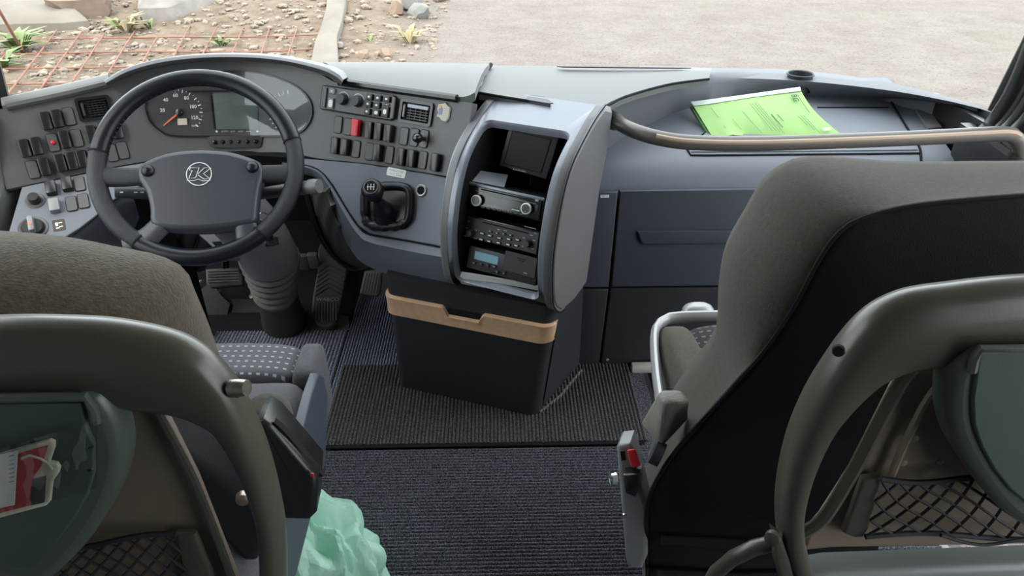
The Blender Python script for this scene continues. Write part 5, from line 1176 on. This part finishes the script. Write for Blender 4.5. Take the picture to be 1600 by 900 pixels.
for s in (1, -1): O('bolster', superell((GX+s*.270, 1.09, .385), (.040, .205, .085), 4, 28, 18), M['back_fabric'], gs)
fp = resample([V(GX+.31, 1.0, .42), V(GX+.31, 1.24, .445), V(GX+.27, 1.305, .45), V(GX, 1.308, .45), V(.40, 1.308, .45), V(.352, 1.298, .448), V(.324, 1.262, .445), V(.306, 1.15, .43), V(.292, 1.0, .42), V(.282, .90, .42)], 50)
O('seat_frame', tube(fp, .009, 10, ry=.014, upv=(0, 0, 1)), M['alu'], gs)
O('frame_hub', superell(onY(1090, 488, 1.34), (.035, .02, .022), 2.5, 18, 10), M['alu'], gs)
O('leg', box(.36, .58, .86, 1.22, 0.0, .31, .02), M['blackmatte'], gs)
# armrest folded up
def hexa(t4, b4, r=0.0):
    g = G(); g.add(list(b4)+list(t4), [(0, 1, 2, 3), (7, 6, 5, 4), (0, 1, 5, 4), (1, 2, 6, 5), (2, 3, 7, 6), (3, 0, 4, 7)]); 
    if r:
        bm = bmesh.new(); vs = [bm.verts.new(q) for q in g.v]
        for fc_ in g.f: bm.faces.new([vs[i] for i in fc_])
        bmesh.ops.recalc_face_normals(bm, faces=bm.faces); bmesh.ops.bevel(bm, geom=list(bm.edges), offset=r, segments=3, profile=.5, affect='EDGES'); bm.verts.index_update()
        g = G(); g.add([tuple(q.co) for q in bm.verts], [tuple(q.index for q in f_.verts) for f_ in bm.faces]); bm.free()
    return g
at = [onZ(u, v, .70) for u, v in ((1029, 607), (1068, 607), (1080, 631), (1036, 630))]; ab = [onZ(u, v, .60) for u, v in ((997, 660), (1040, 655), (1078, 652), (1032, 706))]
O('armrest', hexa(at, ab, .009), M['grey_arm'], gs)
O('armrest_pivot', tube([onY(1020, 705, .745), onY(1034, 712, .74)], .017, 12), M['ink'], gs)
f = frame(onY(985, 780, .76), unit(V(-.35, -1, .3)))
hp_ = [(964, 697), (968, 692), (985, 690), (990, 700), (1006, 770), (1013, 797), (1011, 868), (1003, 886), (983, 886), (978, 872), (976, 846)]
O('belt_bracket', L2W(prism(local(hp_, f), .045, .006, -.04), f), M['grey_plastic'], gs)
bk_ = L2W(prism(local([(978, 728), (1004, 726), (1004, 748), (996, 763), (982, 757)], f), .028, .004, 0.0), f); bu = O('belt_buckle', bk_, M['black'], gs)
O('red_button', hexa([onP(u, v, f[0]+f[3]*.030, f[3]) for u, v in ((979, 703), (993, 701), (1002, 728), (987, 731))], [onP(u, v, f[0]+f[3]*.008, f[3]) for u, v in ((979, 703), (993, 701), (1002, 728), (987, 731))], .003), M['red'], bu)
O('buckle_slot', L2W(prism(local([(970, 703), (977, 702), (979, 716), (972, 717)], f), .002), shift(f, 0, 0, .004)), M['blackmatte'], gs)
O('bolt', L2W(lathe([(.010, 0), (.009, .008), (.004, .010), (.001, .010)], 14), frame(onP(961, 748, f[0]-f[3]*.03, f[3]), V(-1, -.3, .2))), M['chrome'], gs)
O('screw', L2W(lathe([(.004, 0), (.003, .002), (.001, .002)], 10), (onP(976, 806, f[0]+f[3]*.006, f[3]), f[1], f[2], f[3])), M['chrome'], gs)
# ================================================================== partitions with folding trays behind both seats
def band(outer, inner, y, m, n_=60, dep=.022, bulge=.0, k=14, xc=None):
    """loft with an oval section between an outer and an inner edge, standing in the plane Y = y"""
    a, b = resample(outer, n_), resample(inner, n_); rs_ = []
    for p, q in zip(a, b):
        A, B = onY(*p, y), onY(*q, y); c_, h_ = (A+B)/2, (A-B)/2; r_ = []
        for i in range(k):
            t = 2*math.pi*i/k; e = 2/2.6; cx, sx = math.copysign(abs(math.cos(t))**e, math.cos(t)), math.copysign(abs(math.sin(t))**e, math.sin(t))
            r_.append(c_+h_*cx+V(0, dep*sx, 0))
        rs_.append(r_)
    if xc is not None:                   # both partitions are symmetric about their own middle
        sd = 1 if xc < 0 else -1
        rs_ = [r_ for r_ in rs_ if sd*(sum(r_)[0]/k-xc) > .004]
        rs_ = [[V(2*xc-q[0], q[1], q[2]) for q in r_] for r_ in reversed(rs_)]+[[V(xc, q[1], q[2]) for q in rs_[0]]]+rs_
    return rings(rs_)
def msym(pts, xl, sd):
    h_ = [p for p in pts if sd*(p[0]-xl) > .002]
    h_ = [(xl, h_[0][1])]+h_+[(xl, h_[-1][1])]
    return h_+[(2*xl-p[0], p[1]) for p in reversed(h_[1:-1])]
def plate(px, y, th, m, b=.004, n_=None, tilt=None, xc=None):
    f_ = frame(onY(px[0][0], px[0][1], y), tilt if tilt is not None else V(0, -1, 0)); q_ = local(px, f_)
    if xc is not None: q_ = msym(q_, xc-f_[0][0], 1 if xc < 0 else -1)
    return L2W(prism(q_, th, b, -th), f_)
def sympath(pts, xc):
    sd = 1 if xc < 0 else -1; h_ = [p for p in pts if sd*(p[0]-xc) > .002]; return [V(2*xc-p[0], p[1], p[2]) for p in reversed(h_)]+h_
XCL, XCR = -.48, .5375
def net(u_lines, par, y, corner, nu, nv, amp=.004):
    """knotted cord net spanning a four-sided opening (pixel corners TL, TR, BR, BL)"""
    TLp, TRp, BRp, BLp = [V(*p) for p in corner]
    def P_(s, t):
        p = (TLp*(1-s)+TRp*s)*(1-t)+(BLp*(1-s)+BRp*s)*t; return onY(p[0], p[1]+5*math.sin(6*s+3*t), y-.006*math.sin(math.pi*s)*math.sin(math.pi*t))
    for d in (1, -1):
        for i in range(-nv, nu+1):
            pts = []
            for k in range(25):
                t = k/24.0; s = (i+d*(t*nv) + (0 if d > 0 else nv))/nu
                if -0.001 <= s <= 1.001: pts.append(P_(s, t))
            if len(pts) > 2: O('net_cord', tube(pts, .0017, 5), M['cord'], par)
    for t in (0, 1): O('net_edge', tube([P_(s, t) for s in np.linspace(0, 1, 20)], .0032, 6), M['cord'], par)
YP = .55
# left partition
pl_ = T('partition_panel', 'grey plastic partition with a green folding tray behind the driver seat', 'partition', (-.50, YP, 0.3))
oL = [(-260, 520), (-120, 505), (0, 498), (90, 498), (177, 503), (265, 521), (318, 547), (353, 582), (377, 617), (412, 694), (436, 782), (445, 841), (447, 905), (447, 980)]
iL = [(-260, 625), (-120, 622), (0, 622), (80, 622), (150, 625), (225, 634), (280, 641), (330, 660), (352, 684), (376, 728), (395, 775), (406, 829), (409, 905), (408, 980)]
O('rim', band(oL, iL, YP, M['taupe'], 90, .024, xc=XCL), M['taupe'], pl_)
M['taupe_dark'] = M['taupe_panel']
O('back_panel', plate([(-260, 610), (150, 612), (240, 632), (252, 645), (306, 752), (365, 900), (390, 980), (-260, 980)], YP+.015, .012, M['taupe_panel'], xc=XCL), M['taupe_panel'], pl_)
for sgn in (0, 1): O('panel_edge', tube([(lambda p: V(2*XCL-p[0], p[1], p[2]) if sgn else p)(onY(u, v, YP+.002)) for u, v in resample([(236, 632), (250, 650), (306, 757), (360, 895), (390, 980)], 20)], .0045, 8), M['taupe'], pl_)
tw_ = [(-190, 640), (-190, 618), (140, 617), (152, 622), (176, 655), (188, 690), (191, 722), (184, 760), (168, 800), (140, 845), (105, 885), (60, 925), (0, 960), (-120, 985), (-190, 985)]
tl_ = [tuple(p) for p in resample(tw_[2:14], 40)]
f = frame(onY(0, 750, YP-.035), V(0, -1, .05))
trq = msym(local([(-190, 640), (-190, 617)]+tl_+[(-190, 985)], f), XCL-f[0][0], 1)
tr_ = O('tray', L2W(prism(trq, .030, .012, -.03), f), M['tray_edge'], pl_)
ti = [(-185, 642), (-185, 630), (128, 626), (137, 660), (150, 690), (150, 735), (140, 770), (118, 808), (90, 845), (50, 885), (0, 915), (-120, 950), (-185, 950)]
O('tray_face', L2W(prism(msym(local(ti, f), XCL-f[0][0], 1), .004, .002), f), M['tray_green'], tr_)
O('tray_lip', tube(sympath([onP(u, v, f[0]+f[3]*.004, f[3]) for u, v in ((60, 621), (134, 620), (146, 640), (150, 660))], XCL), .0045, 8), M['tray_edge'], tr_)
O('catch_bolt', tube([onY(362, 607, YP-.010), onY(374, 606, YP-.012), onY(386, 606, YP-.014)], [.0085, .0085, .0075], 10), M['steel'], pl_)
O('catch_hole', L2W(lathe([(.009, 0), (.009, .002)], 14), frame(onY(367, 607, YP-.010), V(-.2, -1, 0))), M['blackmatte'], pl_)
O('net_bracket', plate([(274, 834), (304, 836), (330, 900), (345, 980), (300, 980), (285, 900)], YP+.0005, .008, M['taupe']), M['taupe'], pl_)
net(None, pl_, YP-.004, [(60, 858), (276, 836), (320, 990), (40, 1010)], 8, 6)
# right partition
pr_ = T('partition_panel', 'taupe plastic partition with net and folding tray behind the right seat', 'partition', (.60, YP, 0.3))
oR = [(1850, 432), (1720, 428), (1600, 434), (1540, 439), (1484, 446), (1440, 452), (1405, 461), (1370, 478), (1340, 503), (1311, 538), (1283, 580), (1261, 620), (1240, 668), (1226, 715), (1216, 770), (1215, 820), (1222, 860), (1240, 900), (1262, 950)]
iR = [(1850, 560), (1720, 558), (1600, 560), (1540, 562), (1500, 564), (1463, 567), (1432, 570), (1400, 578), (1372, 592), (1345, 613), (1318, 640), (1296, 668), (1275, 710), (1262, 745), (1253, 785), (1252, 820), (1258, 855), (1272, 900), (1290, 950)]
O('rim', band(oR, iR, YP, M['taupe'], 90, .024, xc=XCR), M['taupe'], pr_)
O('catch_hole', L2W(lathe([(.0055, 0), (.0055, .004), (.0045, .005)], 12), frame(onY(1310, 546, YP-.022), V(-.4, -1, .1))), M['blackmatte'], pr_)
O('back_panel', plate([(1850, 570), (1470, 572), (1418, 582), (1408, 592), (1333, 738), (1285, 812), (1262, 838), (1255, 862), (1300, 857), (1600, 843), (1850, 830)], YP+.015, .012, M['taupe_panel'], xc=XCR), M['taupe_panel'], pr_)
for sgn in (0, 1): O('panel_edge', tube([(lambda p: V(2*XCR-p[0], p[1], p[2]) if sgn else p)(onY(u, v, YP+.002)) for u, v in resample([(1425, 575), (1408, 596), (1370, 666), (1333, 736), (1290, 806), (1262, 828), (1248, 835)], 24)], .007, 8), M['taupe'], pr_)
O('panel_fold', tube([onY(u, v, YP+.004) for u, v in resample([(1560, 560), (1470, 600), (1420, 680), (1392, 745)], 20)], .004, 8), M['taupe_panel'], pr_)
O('lower_rail', plate([(1252, 905), (1300, 897), (1600, 886), (1850, 876), (1850, 1000), (1250, 1000)], YP-.002, .03, M['taupe'], .008), M['grey_plastic'], pr_)
O('net_bracket', plate([(1349, 750), (1380, 746), (1358, 828), (1350, 842), (1335, 842), (1318, 834)], YP+.0005, .008, M['taupe']), M['taupe'], pr_)
net(None, pr_, YP-.004, [(1376, 748), (1580, 752), (1660, 838), (1352, 838)], 7, 3)
O('net_edge', tube([onY(u, v, YP-.012) for u, v in resample([(1470, 836), (1510, 848), (1545, 851), (1600, 842), (1660, 836)], 14)], .002, 6), M['cord'], pr_)
for u, v in ((1450, 640), (1430, 686), (1412, 724), (1470, 722)): O('dimple', L2W(lathe([(.004, 0), (.0025, .0008), (.001, .001)], 10), frame(onY(u, v, YP+.0032), V(0, -1, 0))), M['taupe_panel'], pr_)
f = frame(onY(1600, 650, YP-.035), V(0, -1, .05))
te = resample([(1524, 548), (1505, 566), (1489, 592), (1484, 625), (1484, 655), (1492, 690), (1507, 720), (1528, 752), (1552, 785), (1580, 812), (1620, 835), (1700, 850)], 40)
trq = msym(local([(1800, 546)]+[tuple(p) for p in te]+[(1800, 850)], f), XCR-f[0][0], -1)
tr_ = O('tray', L2W(prism(trq, .030, .012, -.03), f), M['tray_edge'], pr_)
ti = [(1790, 547), (1527, 548), (1522, 580), (1516, 620), (1518, 660), (1530, 695), (1550, 730), (1575, 762), (1605, 785), (1660, 805), (1790, 815)]
O('tray_face', L2W(prism(msym(local(ti, f), XCR-f[0][0], -1), .004, .002), f), M['tray_green'], tr_)
O('tray_lip', tube(sympath([onP(u, v, f[0]+f[3]*.004, f[3]) for u, v in ((1640, 545), (1530, 546), (1522, 560), (1518, 580))], XCR), .0045, 8), M['tray_edge'], tr_)
# low arm loop at the foot of the right partition
O('arm_loop', tube([onY(u, v, y) for u, v, y in ((1222, 845, .55), (1180, 855, .55), (1145, 872, .56), (1120, 893, .57), (1105, 920, .58))], .009, 10), M['taupe'], pr_)
O('hinge_cap', L2W(lathe([(.008, 0), (.008, .006), (.004, .008), (.001, .008)], 14), frame(onY(1208, 838, YP-.02), V(-.7, -1, .2))), M['taupe'], pr_)
O('hinge_arm', plate([(1208, 832), (1222, 842), (1236, 880), (1248, 930), (1226, 930), (1212, 880)], YP-.022, .012, M['taupe']), M['taupe'], pr_)
# ================================================================== wrapped hammer packet on the left tray
f = frame(onY(75, 730, YP-.041), V(0, -1, .05))
pk = T('wrapped_packet', 'red and cream card packet in a clear wrapper lying against the left tray', 'packet', onY(60, 790, YP-.041))
def zp(x, y): return (x/3.0, 600+y/3.0)
O('cream_board', L2W(prism(local([zp(-80, 345), zp(240, 252), zp(262, 262), zp(262, 290), zp(240, 355), zp(275, 362), zp(288, 385), zp(280, 410), zp(252, 450), zp(243, 540), zp(225, 558), zp(-80, 640)], f), .004, .0015), f), M['cream'], pk)
O('red_card', L2W(prism(local([zp(-80, 365), zp(236, 272), zp(222, 330), zp(205, 370), zp(170, 420), zp(160, 550), zp(-80, 612)], f), .001, 0, .004), f), M['pack_red'], pk)
O('hook', tube([onP(*zp(x, y), f[0]+f[3]*.006, f[3]) for x, y in ((100, 350), (140, 335), (190, 350), (225, 372), (245, 400))], .0012, 6), M['cream'], pk)
O('dark_panel', L2W(prism(local([zp(165, 430), zp(228, 415), zp(222, 535), zp(160, 550)], f), .0016, 0, .004), f), M['ink'], pk)
O('paper_label', L2W(prism(local([zp(-80, 330), zp(102, 292), zp(85, 545), zp(-80, 580)], f), .0006, 0, .0056), f), M['paper'], pk)
for i in range(7): O('lettering', L2W(prism(local([zp(62, 315+20*i), zp(86, 310+20*i), zp(86, 314+20*i), zp(62, 319+20*i)], f), .0003, 0, .0063), f), M['grey_print'], pk)
wr = resample([zp(-80, 330), zp(200, 245), zp(330, 212), zp(455, 176)], 24); wb = resample([zp(-80, 645), zp(200, 560), zp(330, 525), zp(455, 485)], 24); rw_ = random.Random(4)
O('clear_wrapper', grid([[onP(*(p*(1-t)+q*t), f[0]+f[3]*(.0085+.0025*rw_.random()), f[3]) for p, q in zip(wr, wb)] for t in np.linspace(0, 1, 9)]), M['wrap'], pk, smooth=180)
for x, y in ((425, 290), (422, 395)): O('ink_mark', tube([onP(*zp(x+a, y+b), f[0]+f[3]*.011, f[3]) for a, b in ((-14, 8), (6, -6), (-4, 12), (10, 2))], .0012, 5), M['black'], pk)
# ================================================================== mint plastic bag on the floor
bc = onZ(494, 893, .085); bm = bmesh.new(); bmesh.ops.create_icosphere(bm, subdivisions=6, radius=1.0); g = G(); vs = []
rb3 = random.Random(21); dirs = [(unit([rb3.gauss(0, 1), rb3.gauss(0, 1), rb3.gauss(0, .7)]), rb3.uniform(2.2, 4.5), rb3.uniform(0, 6.28)) for _ in range(5)]
dir2 = [(unit([rb3.gauss(0, 1), rb3.gauss(0, 1), rb3.gauss(0, .7)]), rb3.uniform(7, 16), rb3.uniform(0, 6.28)) for _ in range(7)]
tri = lambda x: abs((x/math.pi) % 2-1)            # sharp folds
for q in bm.verts:
    p = np.array(q.co); wv = p+0.18*V(math.sin(5*p[1]+1), math.sin(4*p[2]+2), math.sin(6*p[0]))
    e = sum(tri(k*np.dot(wv, d_)+ph) for d_, k, ph in dirs)/5-.5; e2 = sum(tri(k*np.dot(wv, d_)+ph) for d_, k, ph in dir2)/7-.5
    az = math.atan2(p[1], p[0]); top = max(0, p[2])
    r_ = 0.92+0.8*e+0.62*e2; fl_ = 1.05+0.30*top*tri(4*az+1)-0.25*top*top*tri(3*az)
    vs.append(bc+V(p[0]*.122*r_*(1+.25*top), p[1]*.11*r_, max(-.082, p[2]*.135*r_*fl_)))
bm.verts.index_update(); g.add(vs, [tuple(x.index for x in f_.verts) for f_ in bm.faces]); bm.free()
O('plastic_bag', g, M['bag'], label='crumpled mint green plastic bag on the floor behind the driver seat', cat='bag', smooth=14)
